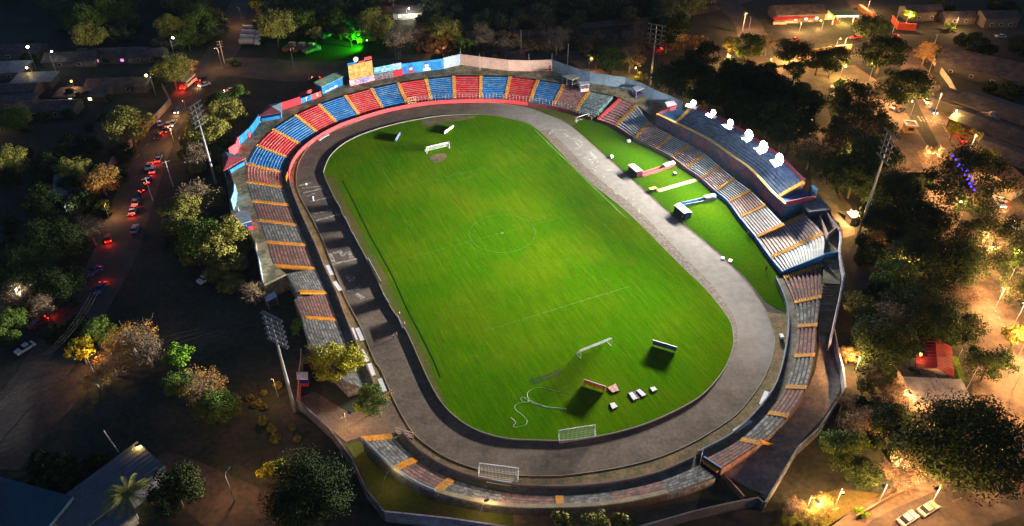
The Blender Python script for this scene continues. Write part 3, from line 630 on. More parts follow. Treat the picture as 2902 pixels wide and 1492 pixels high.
# raised lettering board by the scoreboard
bd = thing('advertising_board', 'pale board with white lettering mounted high beside the scoreboard', 'billboard', at(967, 200, ZT))
b0, b1 = (943,203), (1011,189)
onwall(b0, b1, 0, 1, 2.6, 5.0, .3, mat('pale_cyan_board', (.45, .55, .50), .7, .2, .3, 2, worn=(.08, .34, .48), wornamt=.45), 'board', root=bd)
onwall(b0, b1, 0, 1, 0, 2.5, .2, mat('dark_stall', (.07, .05, .08), .9, .5, 1, 4, worn=(.25, .2, .2), wornamt=.3), 'lower_panel', root=bd)
onwall(b0, b1, .69, 1.03, 0.05, 2.45, .42, mat('bright_red_panel', (.72, .015, .03), .7, .15), 'red_panel', root=bd)
onwall(b0, b1, .0, .62, 2.6, 3.5, .34, mat('teal_band', (.03, .28, .42), .7, .4, .8, 3), 'painted_band', root=bd)
def text_on(root, s, l0, l1, u, h, size, mt, proud=.5, z=ZT, name='lettering', shear=0):
    a, b = at(*l0, z), at(*l1, z); d = (b - a); dn = d.normalized(); n = Vector((dn.y, -dn.x, 0))
    flip = n.y > 0
    if flip: n = -n
    cu = bpy.data.curves.new(name, 'FONT'); cu.body = s; cu.size = size; cu.extrude = .02; cu.align_x = 'CENTER'; cu.shear = shear
    tmp = bpy.data.objects.new('t', cu); COL.objects.link(tmp); bpy.context.view_layer.update()
    me = bpy.data.meshes.new_from_object(tmp.evaluated_get(bpy.context.evaluated_depsgraph_get())); bpy.data.objects.remove(tmp)
    o = bpy.data.objects.new(name, me); COL.objects.link(o); me.materials.clear(); me.materials.append(mt)
    p = a + d * u + n * proud; p.z = z + h; o.parent = root; base = Vector(root.location)
    xd = dn if not flip else dn
    if xd.cross(Vector((0, 0, 1))).dot(n) < 0: xd = -xd
    M = Matrix((xd, Vector((0, 0, 1)), n)).transposed().to_4x4(); M.translation = p - base; o.matrix_local = M
    return o
text_on(bd, 'ALEVE', b0, b1, .42, 2.85, 1.5, WHITE, .45, shear=.15)

# scoreboard
sb = thing('scoreboard', 'old amber scoreboard on a frame behind the far stand with a white disc on top', 'scoreboard', at(911, 212, ZT))
s0, s1 = (881,217), (941,203)
SBB = mat('scoreboard_amber', (.34, .17, .03), .7, .5, .6, 5, worn=(.52, .32, .08), wornamt=.5)
a, b = at(*s0, ZT), at(*s1, ZT); d = b - a; n = Vector((d.y, -d.x, 0)).normalized(); n = -n if n.y > 0 else n
mb = MB(); mb.wall([a, b], .9, ZT + 2.2, ZT + 8.0, side=1 if Vector((-d.y, d.x)).dot(-n.xy) > 0 else -1); part(sb, 'cabinet', mb, DSTEEL, world=True)
onwall(s0, s1, .02, .98, 2.4, 7.8, .12, SBB, 'display_face', root=sb)
for u in (.02, .26, .5, .74, .98): onwall(s0, s1, u - .012, u + .012, 2.4, 7.85, .22, mat('amber_frame', (.55, .36, .14), .7, .2), 'frame_bar', root=sb)
for h in (3.9, 5.6, 7.75): onwall(s0, s1, 0, 1, h - .07, h + .07, .2, mat('amber_frame', (.55, .36, .14)), 'frame_bar', root=sb)
onwall(s0, s1, -.02, 1.02, .05, 2.3, .25, mat('pale_advert', (.62, .42, .45), .8, .3, 1, 3, worn=(.35, .10, .18), wornamt=.4), 'advert_panel', root=sb)
onwall(s0, s1, .42, .78, .5, 2.1, .32, mat('advert_blue', (.05, .06, .30), .8, .5, 1.5, 4, worn=(.45, .42, .6), wornamt=.35), 'advert_panel', root=sb)
onwall(s0, s1, .0, .38, 7.95, 8.7, .15, WALLB, 'top_sign', root=sb); onwall(s0, s1, .45, .7, 7.95, 8.5, .15, WALLR, 'top_sign', root=sb); onwall(s0, s1, .7, 1.0, 8.4, 9.5, .15, WALLR, 'top_sign', root=sb)
c = a + d * .36; mb = MB(); mb.tube(c + Vector((0, 0, 9.5)) - n * .2, c + Vector((0, 0, 9.5)) + n * .2, .95, .95, 16); mb.tube(c + Vector((0, 0, 8)), c + Vector((0, 0, 9)), .12, .12, 6); part(sb, 'disc', mb, WHITE, world=True)
mb = MB()
for u in (.05, .5, .95): q = a + d * u - n * 1.5; mb.tube((q.x, q.y, 0), (q.x, q.y, ZT + 7), .14, .14, 6)
part(sb, 'support_frame', mb, DSTEEL, world=True)

# north-west booths and painted panels
def zb(l): return [((620 + x / 5.296) / SP, (200 + y / 5.296) / SP) for x, y in l]
bw = thing('perimeter_wall', 'low stadium wall on the far left painted in red and blue panels', 'wall', at(758, 261, ZT))
def bpart(l, h, mt, name='wall_panel', sd=1): 
    mb = MB(); panel(mb, zb(l), h, ZT, .3, side=sd); return part(bw, name, mb, mt, world=True)
bpart([(960,590),(1240,500)], 2.6, mat('scarlet_panel', (.70, .02, .035), .7, .2, .5, 3))
bpart([(1245,498),(1400,440)], 1.9, WALLB); bpart([(1402,440),(1545,385)], 1.9, WALLR)
bpart([(1210,400),(1480,300)], 1.2, PINKRAIL, 'roof_rail')
bpart([(320,1115),(480,975),(560,870),(640,745)], 2.6, WALLB)
bpart([(470,985),(440,1010)], 1.6, WALLR)
mbp = MB(); panel(mbp, zb([(180,1300),(290,1225),(320,1118)]), 3.0, ZT, .3); part(bw, 'wall_panel', mbp, mat('coral_panel', (.72, .07, .09), .7, .2, .5, 3), world=True)
for (u, s) in ((.25, 'T'), (.8, 'F')):
    text_on(bw, s, zb([(1245,498)])[0], zb([(1545,385)])[0], u, .25, 2.0, mat('cream_letter', (.75, .6, .5), .8, .1), .1)
kb_ = thing('kiosk', 'blue kiosk with yellowed roof left of the scoreboard', 'kiosk', at(838, 225, ZT))
a, b = [at(*p, ZT) for p in zb([(1560,362),(1880,212)])]; d = (b - a); n = Vector((-d.y, d.x, 0)).normalized(); n = n if n.y > 0 else -n
mb = MB(); mb.prism([(a.x, a.y), (b.x, b.y), ((b + n * 3).x, (b + n * 3).y), ((a + n * 3).x, (a + n * 3).y)], ZT - .02, ZT + 3.0); part(kb_, 'wall', mb, WALLB, world=True)
e = d.normalized() * .3; mb = MB(); A_, B_ = a - e - n * .5, b + e - n * .5; C_, D_ = b + e + n * 3.5, a - e + n * 3.5
mb.prism([(A_.x, A_.y), (B_.x, B_.y), (C_.x, C_.y), (D_.x, D_.y)], ZT + 3.05, ZT + 3.25, z1s=[ZT + 3.2, ZT + 3.2, ZT + 3.9, ZT + 3.9]); part(kb_, 'roof', mb, mat('yellowed_roof', (.42, .36, .16), .7, .3, .4, 3, worn=(.10, .32, .28), wornamt=.45), world=True)
onwall(zb([(1560,362)])[0], zb([(1880,212)])[0], .1, .75, .3, 1.2, .06, WHITE, 'painted_lettering', root=kb_, poly=[(.08, .3), (.2, .9), (.3, .5), (.42, 1.0), (.5, .6), (.62, 1.1), (.7, .7), (.68, .4), (.4, .35)])
def tent(name, label, corners, zbase, zeave, ztop, mts):
    """open hip roofed booth: corners = 4 world points of the eaves"""
    c = sum(corners, Vector((0, 0, 0))) / 4; root = thing(name, label, 'booth', (c.x, c.y, zbase))
    top = Vector((c.x, c.y, ztop))
    for k in range(4):
        mb = MB(); p, q = corners[k], corners[(k + 1) % 4]; P1, Q1 = Vector((p.x, p.y, zeave)), Vector((q.x, q.y, zeave)); mb.face([P1, Q1, top]); mb.face([Q1 - Vector((0, 0, .12)), P1 - Vector((0, 0, .12)), top - Vector((0, 0, .12))]); mb.face([P1, P1 - Vector((0, 0, .12)), Q1 - Vector((0, 0, .12)), Q1]); part(root, 'roof_panel', mb, mts[k], world=True)
    for p in corners:
        mb = MB(); q = p.lerp(c, .06); mb.tube((q.x, q.y, zbase), (q.x, q.y, zeave), .08, .08, 6); part(root, 'post', mb, STEEL, world=True)
    mb = MB(); s = [p.lerp(c, .15) for p in corners]; mb.prism([(p.x, p.y) for p in s], zbase, zbase + 1.1); part(root, 'counter', mb, WALLB, world=True)
    return root
RF1, RF2 = mat('dusty_red_roof', (.22, .055, .06), .75, .3, .4, 3), mat('pale_teal_roof', (.22, .34, .38), .7, .25, .4, 3)
cs = [at(*p, ZT + 2.4) for p in zb([(590,690),(940,630),(950,480),(740,520)])]; tent('booth', 'hip roofed booth with red and teal roof panels beside the red wall panel', cs, ZT, ZT + 2.4, ZT + 3.3, [RF1, RF2, RF2, RF1])
cs = [at(((600 + x / 4.137) / SP), (380 + y / 4.137) / SP, ZT + 2.4) for x, y in ((140,430),(400,280),(150,205),(118,240))]; tent('booth', 'red roofed booth on the left corner of the concourse with a blue stripe', cs, ZT, ZT + 2.4, ZT + 2.9, [mat('coral_roof', (.50, .09, .10), .75, .25), mat('slate_roof', (.12, .17, .25), .7, .25), mat('slate_roof', (.12, .17, .25)), RF1])
# west side: wall
ww = thing('perimeter_wall', 'weathered outer wall along the left side concourse with faded murals', 'wall', at(577, 500, ZT))
def zq(l): return [((600 + x / 4.137) / SP, (380 + y / 4.137) / SP) for x, y in l]
def wpart(l, h, mt, z=ZT, name='wall_panel'):
    mb = MB(); panel(mb, l, h, z, .25); return part(ww, name, mb, mt, world=True)
wpart([(648,640),(646,618),(627,584),(594,562)], 1.4, mat('grey_wall', (.22, .21, .2), .9, .3))
wpart([(663,712),(655,662),(648,641)], 2.6, WALLL); wpart(zq([(258,895),(292,800),(300,690)]), 3.4, mat('sky_blue_mural', (.06, .25, .58), .7, .3, .4, 3, worn=(.2, .4, .6), wornamt=.4))
wpart(zq([(300,690),(265,590),(235,500)]), 2.4, mat('dark_mural', (.06, .04, .05), .8, .6, 1, 4, worn=(.4, .38, .4), wornamt=.3)); wpart(zq([(235,500),(180,430)]), 2.0, WALLL)
bo = thing('kiosk', 'white roofed kiosk with blue and red side on the left concourse', 'kiosk', at(622, 565, ZT))
A4 = [at(*p, ZT + 3.0) for p in zq([(250,955),(345,1055),(470,1020),(440,920),(390,890),(320,910)])]; mb = MB(); mb.prism([(p.x, p.y) for p in A4], ZT + 2.85, ZT + 3.05); part(bo, 'roof', mb, mat('pale_roof', (.55, .57, .60), .7, .2, .5, 3, worn=(.40, .42, .44), wornamt=.4), world=True)
c4 = sum(A4, Vector((0, 0, 0))) / 6; S4 = [p.lerp(c4, .1) for p in A4]; mb = MB(); mb.prism([(p.x, p.y) for p in S4], ZT - .01, ZT + 1.2); part(bo, 'counter', mb, WALLR, world=True)
mb = MB(); mb.prism([(p.lerp(c4, .04).x, p.lerp(c4, .04).y) for p in S4], ZT + 1.2, ZT + 2.85); part(bo, 'wall', mb, mat('deep_blue_wall', (.01, .05, .22), .7, .3), world=True)
mb = MB(); p = A4[5]; mb.tube((p.x, p.y, ZT + 3), (p.x, p.y, ZT + 4.3), .1, .1, 6); part(bo, 'vent_pipe', mb, WHITE, world=True)
# ================================================================== OUTER WALL, near and right sides
def lvl(l, z): return px(l, z)
sw = thing('perimeter_wall', 'grey outer wall along the near left edge turning at a sharp corner towards the bottom', 'wall', at(967, 1284, 0))
mb = MB(); L = lvl([(747,1001),(790,1040),(831,1077),(887,1151),(922,1228),(967,1284)], 3.0); mb.wall([(p.x, p.y) for p in L], .3, 0, 3.0, side=-1); part(sw, 'wall_panel', mb, mat('grey_outer_wall', (.24, .23, .26), .9, .35, .2, 1.5, worn=(.14, .13, .13), wornamt=.45), world=True)
mb = MB(); L = lvl([(967,1284),(1128,1301),(1285,1324),(1420,1346),(1480,1350)], 3.0); mb.wall([(p.x, p.y) for p in L], .3, 0, 3.0, side=-1); part(sw, 'wall_panel', mb, mat('lavender_wall', (.30, .28, .36), .9, .3, .2, 1.5, worn=(.2, .18, .2), wornamt=.4), world=True)
s2 = thing('perimeter_wall', 'dark outer wall at the bottom right below the narrow stand', 'wall', at(1740, 1290, 0))
mb = MB(); L = lvl([(1560,1335),(1620,1319),(1742,1284),(1830,1264),(1907,1249),(1921,1262)], 2.6); mb.wall([(p.x, p.y) for p in L], .3, 0, 2.6, side=-1); part(s2, 'wall_panel', mb, mat('dark_wall', (.09, .085, .09), .9, .35, .3, 2), world=True)
mb = MB(); L = lvl([(1822,1195),(1870,1248)], 1.6); mb.wall([(p.x, p.y) for p in L], .3, 0, 1.6); part(s2, 'cross_wall', mb, mat('pinkish_wall', (.22, .12, .10), .9, .3), world=True)
ew = thing('perimeter_wall', 'whitewashed outer wall curving down the right side behind the steps', 'wall', at(2105, 840, 0))
mb = MB(); L = lvl([(1922,1262),(1960,1200),(2005,1123),(2059,1075),(2078,1046),(2125,974)], 2.6); mb.wall([(p.x, p.y) for p in L], .3, 0, 2.6, side=-1); part(ew, 'wall_panel', mb, mat('pale_teal_wall', (.20, .23, .25), .9, .35, .25, 1.5, worn=(.10, .10, .10), wornamt=.5), world=True)
mb = MB(); L = lvl([(2125,974),(2118,925),(2105,871),(2097,828)], 2.4); mb.wall([(p.x, p.y) for p in L], .35, 0, 2.4, side=-1); part(ew, 'wall_panel', mb, LAVW, world=True)
mb = MB(); L = lvl([(2097,828),(2113,743),(2121,692),(2109,640),(2112,600),(2110,580)], 6.6); mb.wall([(p.x, p.y) for p in L], .4, 0, [3.0, 5.2, 6.8, 7.0, 7.0, 7.0], side=-1); part(ew, 'wall_panel', mb, LAVW, world=True)
mb = MB(); L = lvl([(2110,580),(2082,546),(2058,505),(2036,470)], 7.0); mb.wall([(p.x, p.y) for p in L], .3, 0, 7.6, side=-1); part(ew, 'wall_panel', mb, mat('dusky_wall', (.20, .13, .13), .9, .4, .4, 2, worn=(.33, .27, .24), wornamt=.45), world=True)
mb = MB(); a, b = at(2072, 640, 6.4), at(2111, 636, 6.4); mb.wall([a, b], .2, 5, 6.6); part(ew, 'cross_rail', mb, WALLB, world=True)
# little sheds at the end of the upper deck
sh = thing('stair_shelter', 'grey sheet roof over the stair room at the end of the upper deck', 'shelter', at(2050, 520, 5.2))
R4 = lvl([(2011,507),(2062,497),(2091,528),(2034,534)], 7.9); mb = MB(); mb.prism([(p.x, p.y) for p in R4], 7.8, 7.95); part(sh, 'roof', mb, ROOFG, world=True)
c = sum(R4, Vector((0, 0, 0))) / 4; mb = MB(); mb.prism([(p.lerp(c, .12).x, p.lerp(c, .12).y) for p in R4], 0, 7.8); part(sh, 'wall', mb, mat('stair_room_wall', (.05, .07, .10), .9, .3), world=True)
sh = thing('stair_shelter', 'small open concrete stair room beside the grey sheet roof', 'shelter', at(2085, 560, 5.2))
L = lvl([(2062,545),(2085,535),(2100,575),(2082,590)], 6.5); mb = MB(); mb.wall([(p.x, p.y) for p in L] + [(L[0].x, L[0].y)], .3, 0, 7.0); part(sh, 'wall', mb, mat('pinkish_plaster', (.30, .2, .18), .9, .3), world=True)
mb = MB(); mb.prism([(p.x, p.y) for p in L], 0, 5.4); part(sh, 'floor', mb, CONC, world=True)
# concourse shelters at the back of the far right stand
def slab_roof(name, label, pts, z0, z1, mt, wallm, group=None):
    root = thing(name, label, 'shelter', at(*pts[0], z0)); R4 = lvl(pts, z1); c = sum(R4, Vector((0, 0, 0))) / len(R4)
    root.location = (c.x, c.y, z0)
    mb = MB(); mb.prism([(p.x, p.y) for p in R4], z1, z1 + .15); part(root, 'roof', mb, mt, world=True)
    for p in R4:
        q = p.lerp(c, .1); mb = MB(); mb.tube((q.x, q.y, z0 - .02), (q.x, q.y, z1), .08, .08, 6); part(root, 'post', mb, STEEL, world=True)
    mb = MB(); S = [p.lerp(c, .14) for p in R4]; mb.prism([(p.x, p.y) for p in S], z0 - .01, z0 + 1.1); part(root, 'counter', mb, wallm, world=True)
    return root
slab_roof('shelter', 'cream flat roofed shelter against the pale blue wall', [(1413,192),(1446,188),(1456,195),(1440,203),(1425,198)], ZT, ZT + 2.6, mat('cream_roof', (.50, .47, .36), .8, .2), DSTEEL)
slab_roof('shelter', 'small white roofed stall with blue side next to the cream shelter', [(1455,206),(1482,206),(1483,213),(1460,216)], ZT, ZT + 2.6, WHITE, mat('pinkish_stall', (.5, .36, .36), .8, .2))
slab_roof('shelter', 'white roofed stall on blue frame in front of the pale blue wall end', [(1590,221),(1612,213),(1622,222),(1600,232)], ZT, ZT + 2.8, WHITE, PURPLE)
slab_roof('shelter', 'pink and white canopy on the landing at the far end of the upper deck', [(1672,258),(1694,254),(1702,264),(1678,270)], 7.8, 9.6, mat('pale_pink_roof', (.62, .46, .5), .7, .2), WALLR)
# left shelters
slab_roof('shelter', 'pale blue tilted sheet roof by the gap in the left wall', [(664,748),(690,735),(697,746),(671,760)], 0, 2.6, mat('pale_blue_sheet', (.40, .52, .66), .6, .2, .5, 3), mat('shed_dark', (.06, .06, .06), .9, .3))
kk = thing('ticket_booth', 'white roofed ticket booth with blue and red front inside the left gate', 'booth', at(763, 965, 0))
C4 = lvl([(752,957),(777,957),(777,972),(753,972)], 0); c = sum(C4, Vector((0, 0, 0))) / 4
for (nm, z0, z1, mt, sc) in (('lower_wall', 0, .9, WALLR, 1), ('wall', .9, 2.2, mat('royal_blue', (.01, .03, .35), .7, .2), 1.005), ('roof', 2.2, 2.45, WHITE, 1.15)):
    mb = MB(); mb.prism([((c + (p - c) * sc).x, (c + (p - c) * sc).y) for p in C4], z0, z1); part(kk, nm, mb, mt, world=True)
mb = MB(); L = lvl([(755,878),(754,910),(749,941),(747,1001)], 2.4); gw = thing('gate_wall', 'pale pink narrow wall beside the left gate and ticket booth', 'wall', (L[0].x, L[0].y, 0))
mb.wall([(p.x, p.y) for p in L[:3]], .3, 0, 2.5); part(gw, 'wall_panel', mb, mat('peach_wall', (.5, .34, .27), .85, .25), world=True)
mb = MB(); mb.wall([(p.x, p.y) for p in L[2:]], .3, 0, 2.4); part(gw, 'wall_panel', mb, mat('rose_wall', (.45, .12, .15), .85, .25), world=True)

# ================================================================== FLOODLIGHTS ON THE UPPER DECK (lit)
LAMP = [(1745,258,.40,.95), (1795,282,.38,.9), (1838,308,.55,1.1), (1885,338,1.40,1.6), (1922,368,1.5,1.75), (1962,400,1.45,1.75)]
GLOW = emit('floodlight_glow', (.93, .96, 1.0), 30)
FLOOD_W = 880000.0
FLOODL = ['first lit floodlight from the far end of the upper deck, smallest glare', 'second lit floodlight from the far end of the upper deck', 'third lit floodlight from the far end of the upper deck', 'fourth lit floodlight along the upper deck with large glare', 'fifth lit floodlight along the upper deck, next to the nearest one', 'nearest lit floodlight at the camera end of the upper deck']
for k, (lx, ly, pw, sz) in enumerate(LAMP):
    z = 15.6; p = at(lx, ly, z); root = thing('floodlight', FLOODL[k], 'floodlight', (p.x, p.y, 8.0), group='lit floodlights on the upper deck')
    tgt = P(-4 + (k - 2.5) * 6, -22, 0); fw = (tgt - p).normalized(); rt = fw.cross(Vector((0, 0, 1))).normalized(); uv = rt.cross(fw)
    mb = MB(); mb.tube((p.x, p.y, 7.6), (p.x, p.y, z - .5), .09, .07, 8); part(root, 'pole', mb, DSTEEL, world=True)
    mb = MB()
    for h in (-.9, 0, .9): mb.tube(p - rt * .9 * sz + uv * h * sz * .6 - fw * .25, p + rt * .9 * sz + uv * h * sz * .6 - fw * .25, .07, .07, 5)
    mb.tube(p - uv * 1.0 * sz - fw * .3, p + uv * .8 * sz - fw * .3, .09, .09, 5); part(root, 'frame', mb, DSTEEL, world=True)
    for a, b in [(0, 0)] + [(cos(t_ * pi / 3), sin(t_ * pi / 3)) for t_ in range(6)]:
            q = p + rt * a * .5 * sz + uv * b * .5 * sz
            mb = MB(); mb.tube(q - fw * .2, q + fw * .12, .14, .40 * sz, 10); part(root, 'lamp_housing', mb, DSTEEL, world=True)
            mb = MB(); mb.sphere(q + fw * .16, .40 * sz, 12, 8); part(root, 'lamp', mb, GLOW, world=True, smooth=True)
    mb = MB(); LO = .3 + .52 * sz; V0, V1 = p + fw * .3 - uv * .86, p + fw * (LO + 1.1) - uv * 1.02
    for w_ in (0,): mb.face([V0 - rt * 1.9, V1 - rt * 1.9, V1 + rt * 1.9, V0 + rt * 1.9]); mb.face([q + uv * .05 for q in (V0 - rt * 1.9, V0 + rt * 1.9, V1 + rt * 1.9, V1 - rt * 1.9)])
    part(root, 'added_shield', mb, DSTEEL, world=True)  # shield added to keep the beams off the deck
    for nm, tg, ang, share, ell in (('far_beam', P(82, -12, 4), 70, .34, .30), ('far_beam', P(38, -46, 3), 72, .36, .30), ('far_beam', P(-4, -50, 3), 72, .42, .30), ('far_beam', P(-46, -36, 2), 72, .40, .30), ('far_beam', P(-80, -8, 2), 68, .26, .32), ('near_beam', P(-12 - (k - 2.5) * 24, 42, 0), 150, .135, 1.0)):
        ld = bpy.data.lights.new(nm, 'SPOT'); ld.energy = FLOOD_W * (pw if nm == 'far_beam' else (1.35, 1.2, 1.2, 1.45, 1.15, .65)[k]) * share; ld.color = (1.0, .95, .86); ld.spot_size = radians(ang); ld.spot_blend = 1.0; ld.shadow_soft_size = .3
        lo = bpy.data.objects.new(nm, ld); COL.objects.link(lo); lo.parent = root
        q = p + fw * LO; lo.location = q - Vector(root.location); lo.rotation_euler = (tg - q).to_track_quat('-Z', 'Y').to_euler(); lo.scale = (1, ell, 1)
# unlit floodlight masts
def mast(label, base, top, face, w=7.0, h=6.5, rows=5, cols=8, tilt=.5):
    b = at(*base, 0); best = min([k * .25 for k in range(40, 200)], key=lambda z: abs(at(*top, z).y - b.y)); z = best
    root = thing('floodlight_mast', label, 'floodlight mast', (b.x, b.y, 0), group='unlit floodlight masts')
    mb = MB(); mb.tube((b.x, b.y, 0), (b.x, b.y, z - h * .75), .42, .22, 10); part(root, 'pole', mb, STEEL, world=True)
    c = Vector((b.x, b.y, z - h * .5)); fw = (face - c); fw.z = 0; fw.normalize(); rt = fw.cross(Vector((0, 0, 1))).normalized()
    mb = MB()
    for s in (-.3, .3): mb.tube(c + rt * w * s - Vector((0, 0, h * .5)), c + rt * w * s + Vector((0, 0, h * .5)), .08, .08, 5)
    mb.tube(c - Vector((0, 0, h * .6)), c + Vector((0, 0, h * .5)), .2, .12, 6)
    for r in range(rows):
        zz_ = (r / (rows - 1) - .5) * h; mb.tube(c - rt * w / 2 + Vector((0, 0, zz_)), c + rt * w / 2 + Vector((0, 0, zz_)), .09, .09, 5)
    part(root, 'frame', mb, STEEL, world=True)
    dn = (fw - Vector((0, 0, tilt))).normalized()
    for r in range(rows):
        mb = MB()
        for k in range(cols):
            q = c + rt * w * ((k + .5) / cols - .5) + Vector((0, 0, (r / (rows - 1) - .5) * h + .2)) + fw * .15; mb.tube(q - dn * .15, q + dn * .35, .16, .36, 8)
        a_, b_ = c - rt * w * .47 + Vector((0, 0, (r / (rows - 1) - .5) * h + .2)) + fw * .15, c + rt * w * .47 + Vector((0, 0, (r / (rows - 1) - .5) * h + .2)) + fw * .15; mb.tube(a_, b_, .06, .06, 5); part(root, 'lamp_row', mb, mat('lamp_housing_grey', (.15, .155, .16), .5, .2, .5, 3, metal=.3), world=True)
mast('tall unlit floodlight mast beside the left road behind the far left trees', (543,460), (492,262), PC, 5.6, 6.5)
mast('unlit floodlight mast at the near left outside the wall with a dark lamp rack', (742,1035), (676,800), PC, 5.6, 6.6, rows=6, cols=9)
mast('leaning looking grey floodlight mast outside the right wall in front of dark trees', (2155,600), (2222,338), P(0, -20), 6.5, 7.0)
mast('unlit floodlight mast behind the pale blue wall at the top of the photo', (1635,215), (1643,64), PC, 7.0, 7.0)

# ================================================================== THINGS ON THE PITCH AND TRACK
def goal(label, pa, pb, back=1, depth=2.0, h=2.44, netted=True):
    """pa,pb world feet of the posts; back=+1/-1 side of the net"""
    a, b = Vector(pa), Vector(pb); a.z = b.z = .1; d = (b - a).normalized(); n = Vector((-d.y, d.x, 0)) * back; c = (a + b) / 2
    root = thing('goal', label, 'football goal', (c.x, c.y, .1)); U = Vector((0, 0, h))
    mb = MB()
    for q in (a, b): mb.tube(q, q + U, .07, .07, 6)
    mb.tube(a + U, b + U, .07, .07, 6); part(root, 'goal_frame', mb, WHITE, world=True)
    mb = MB(); bk = n * depth
    for q in (a, b): mb.tube(q + U, q + U * .95 + n * .6, .035, .035, 5); mb.tube(q + U * .95 + n * .6, q + bk, .035, .035, 5); mb.tube(q, q + bk, .035, .035, 5)
    mb.tube(a + bk, b + bk, .035, .035, 5); part(root, 'back_frame', mb, WHITE, world=True)
    if netted:
        mb = MB(); N = 28
        for k in range(N + 1):
            q = a.lerp(b, k / N); mb.path([q + U, q + U * .95 + n * .6, q + bk], .03, 3)
        for t in (.2, .4, .6, .8): mb.tube((a + U * .95 + n * .6).lerp(a + bk, t), (b + U * .95 + n * .6).lerp(b + bk, t), .012, .03, 3)
        for q in (a, b):
            for t in (.25, .5, .75): mb.tube((q + U).lerp(q, t), (q + U * .95 + n * .6).lerp(q + bk, t), .012, .03, 3)
        part(root, 'net', mb, NET, world=True)
goal('white football goal with net at the far end of the pitch', at(1074, 388), at(1130, 375), 1)
goal('netted white goal standing alone on the near half of the pitch', at(1460, 903), at(1537, 872), 1, 1.8)
goal('plain white goal at the near edge of the pitch beside the black track kerb', at(1404, 1104), at(1494, 1090), -1, 1.2)
goal('white goal standing on the running track at the bottom', at(1206, 1186), at(1304, 1199), -1, 1.2)
goal('small white goal on the grass before the far corner of the right stand', at(1450, 309), at(1480, 299), 1, 1.0, 1.9, False)
def board(label, pa, pb, h, mt, legs=True, th=.12, group=None, z=.1):
    a, b = Vector(pa), Vector(pb); a.z = b.z = 0; c = (a + b) / 2; d = (b - a); L = d.length; d.normalize(); n = Vector((-d.y, d.x, 0))
    root = thing('advertising_hoarding', label, 'hoarding', (c.x, c.y, z), group=group)
    mb = MB(); mb.wall([a, b], th, z + .12, z + h); part(root, 'board', mb, mt, world=True)
    mb = MB(); mb.wall([a - d * .05, b + d * .05], th + .06, z + h, z + h + .07); part(root, 'top_rail', mb, STEEL, world=True)
    for t in (.08, .5, .92):
        q = a.lerp(b, t); mb = MB(); mb.tube((q.x, q.y, z), (q.x, q.y, z + h), .05, .05, 5); r = q + n * .9; mb.tube((q.x, q.y, z + h * .8), (r.x, r.y, z), .035, .035, 5); part(root, 'strut', mb, DSTEEL, world=True)
    return root
NAVYB = mat('navy_board', (.03, .05, .16), .6, .3, .6, 2)
board('hoarding with an orange top edge on the near end of the pitch', at(1467, 967, .0), at(1522, 985, .0), 1.35, mat('orange_board', (.75, .19, .03), .6, .25, .5, 2))
board('dark hoarding on the right side of the near end of the pitch', at(1640, 868), at(1700, 886), 1.35, NAVYB)
board('tilted white hoarding behind the far goal', at(1118, 339), at(1141, 322), 1.0, mat('white_board', (.65, .6, .62), .6, .2, 1.2, 4, worn=(.3, .12, .2), wornamt=.25))
board('blue edged hoarding at the far left of the pitch', at(996, 358), at(1007, 340), 1.0, mat('royal_board', (.10, .12, .5), .6, .25, .6, 3))
WB_ = [((848,515),(857,532),'first'), ((868,553),(880,580),'second'), ((888,594),(900,618),'third'), ((926,657),(958,716),'longest'), ((963,745),(978,770),'fifth')]
for k, (a, b, o) in enumerate(WB_):
    board(f'dark purple hoarding along the left edge of the pitch, {o} from the far end' if o != 'longest' else 'longest dark hoarding in the row along the left edge of the pitch', at(*a), at(*b), .95, PURPLE, group='hoardings along the left edge of the pitch')
board('small navy hoarding on the left track beside two people', at(1000, 800), at(1012, 832), .8, NAVYB)
def bench(label, pa, pb, w=.9, h=.55, mt=None):
    a, b = Vector(pa), Vector(pb); c = (a + b) / 2; d = b - a; L = d.length; rz = math.atan2(d.y, d.x)
    root = thing('bench_table', label, 'bench', (c.x, c.y, .03), rz, 'white benches round the track')
    mb = MB(); mb.box((0, 0, h - .08), (L, w, .1)); part(root, 'top', mb, mt or WHITE)
    for sx in (-1, 1):
        for sy in (-1, 1): mb = MB(); mb.box((sx * (L / 2 - .25), sy * (w / 2 - .12), 0), (.09, .09, h - .08)); part(root, 'leg', mb, STEEL)
    mb = MB(); mb.box((0, 0, h * .4), (L - .5, .06, .06)); part(root, 'stretcher', mb, STEEL)
BN = [((823,668),(835,692),'slim white bench by the left track, farthest of the left row'), ((841,709),(856,731),'white bench by the left track, second of the left row'), ((884,826),(895,856),'white bench against the wall, left one of the side by side pair'), ((898,826),(912,857),'white bench on the track side, right one of the side by side pair'),
      ((909,880),(924,910),'white bench below the yellow tree on the left verge'), ((929,915),(940,945),'white bench between the yellow tree and the green tree'), ((955,953),(968,985),'white bench partly behind the green tree'), ((802,353),(826,338),'pale bench in front of the red wall at the far left bend'),
      ((1224,1209),(1285,1218),'long white bench in front of the near stand wall'), ((1846,1086),(1888,1058),'long white bench at the near right bend of the track'), ((1914,1018),(1928,985),'slim tilted bench on the right bend verge')]
for a, b, l in BN: bench(l, at(*a, .5), at(*b, .5))
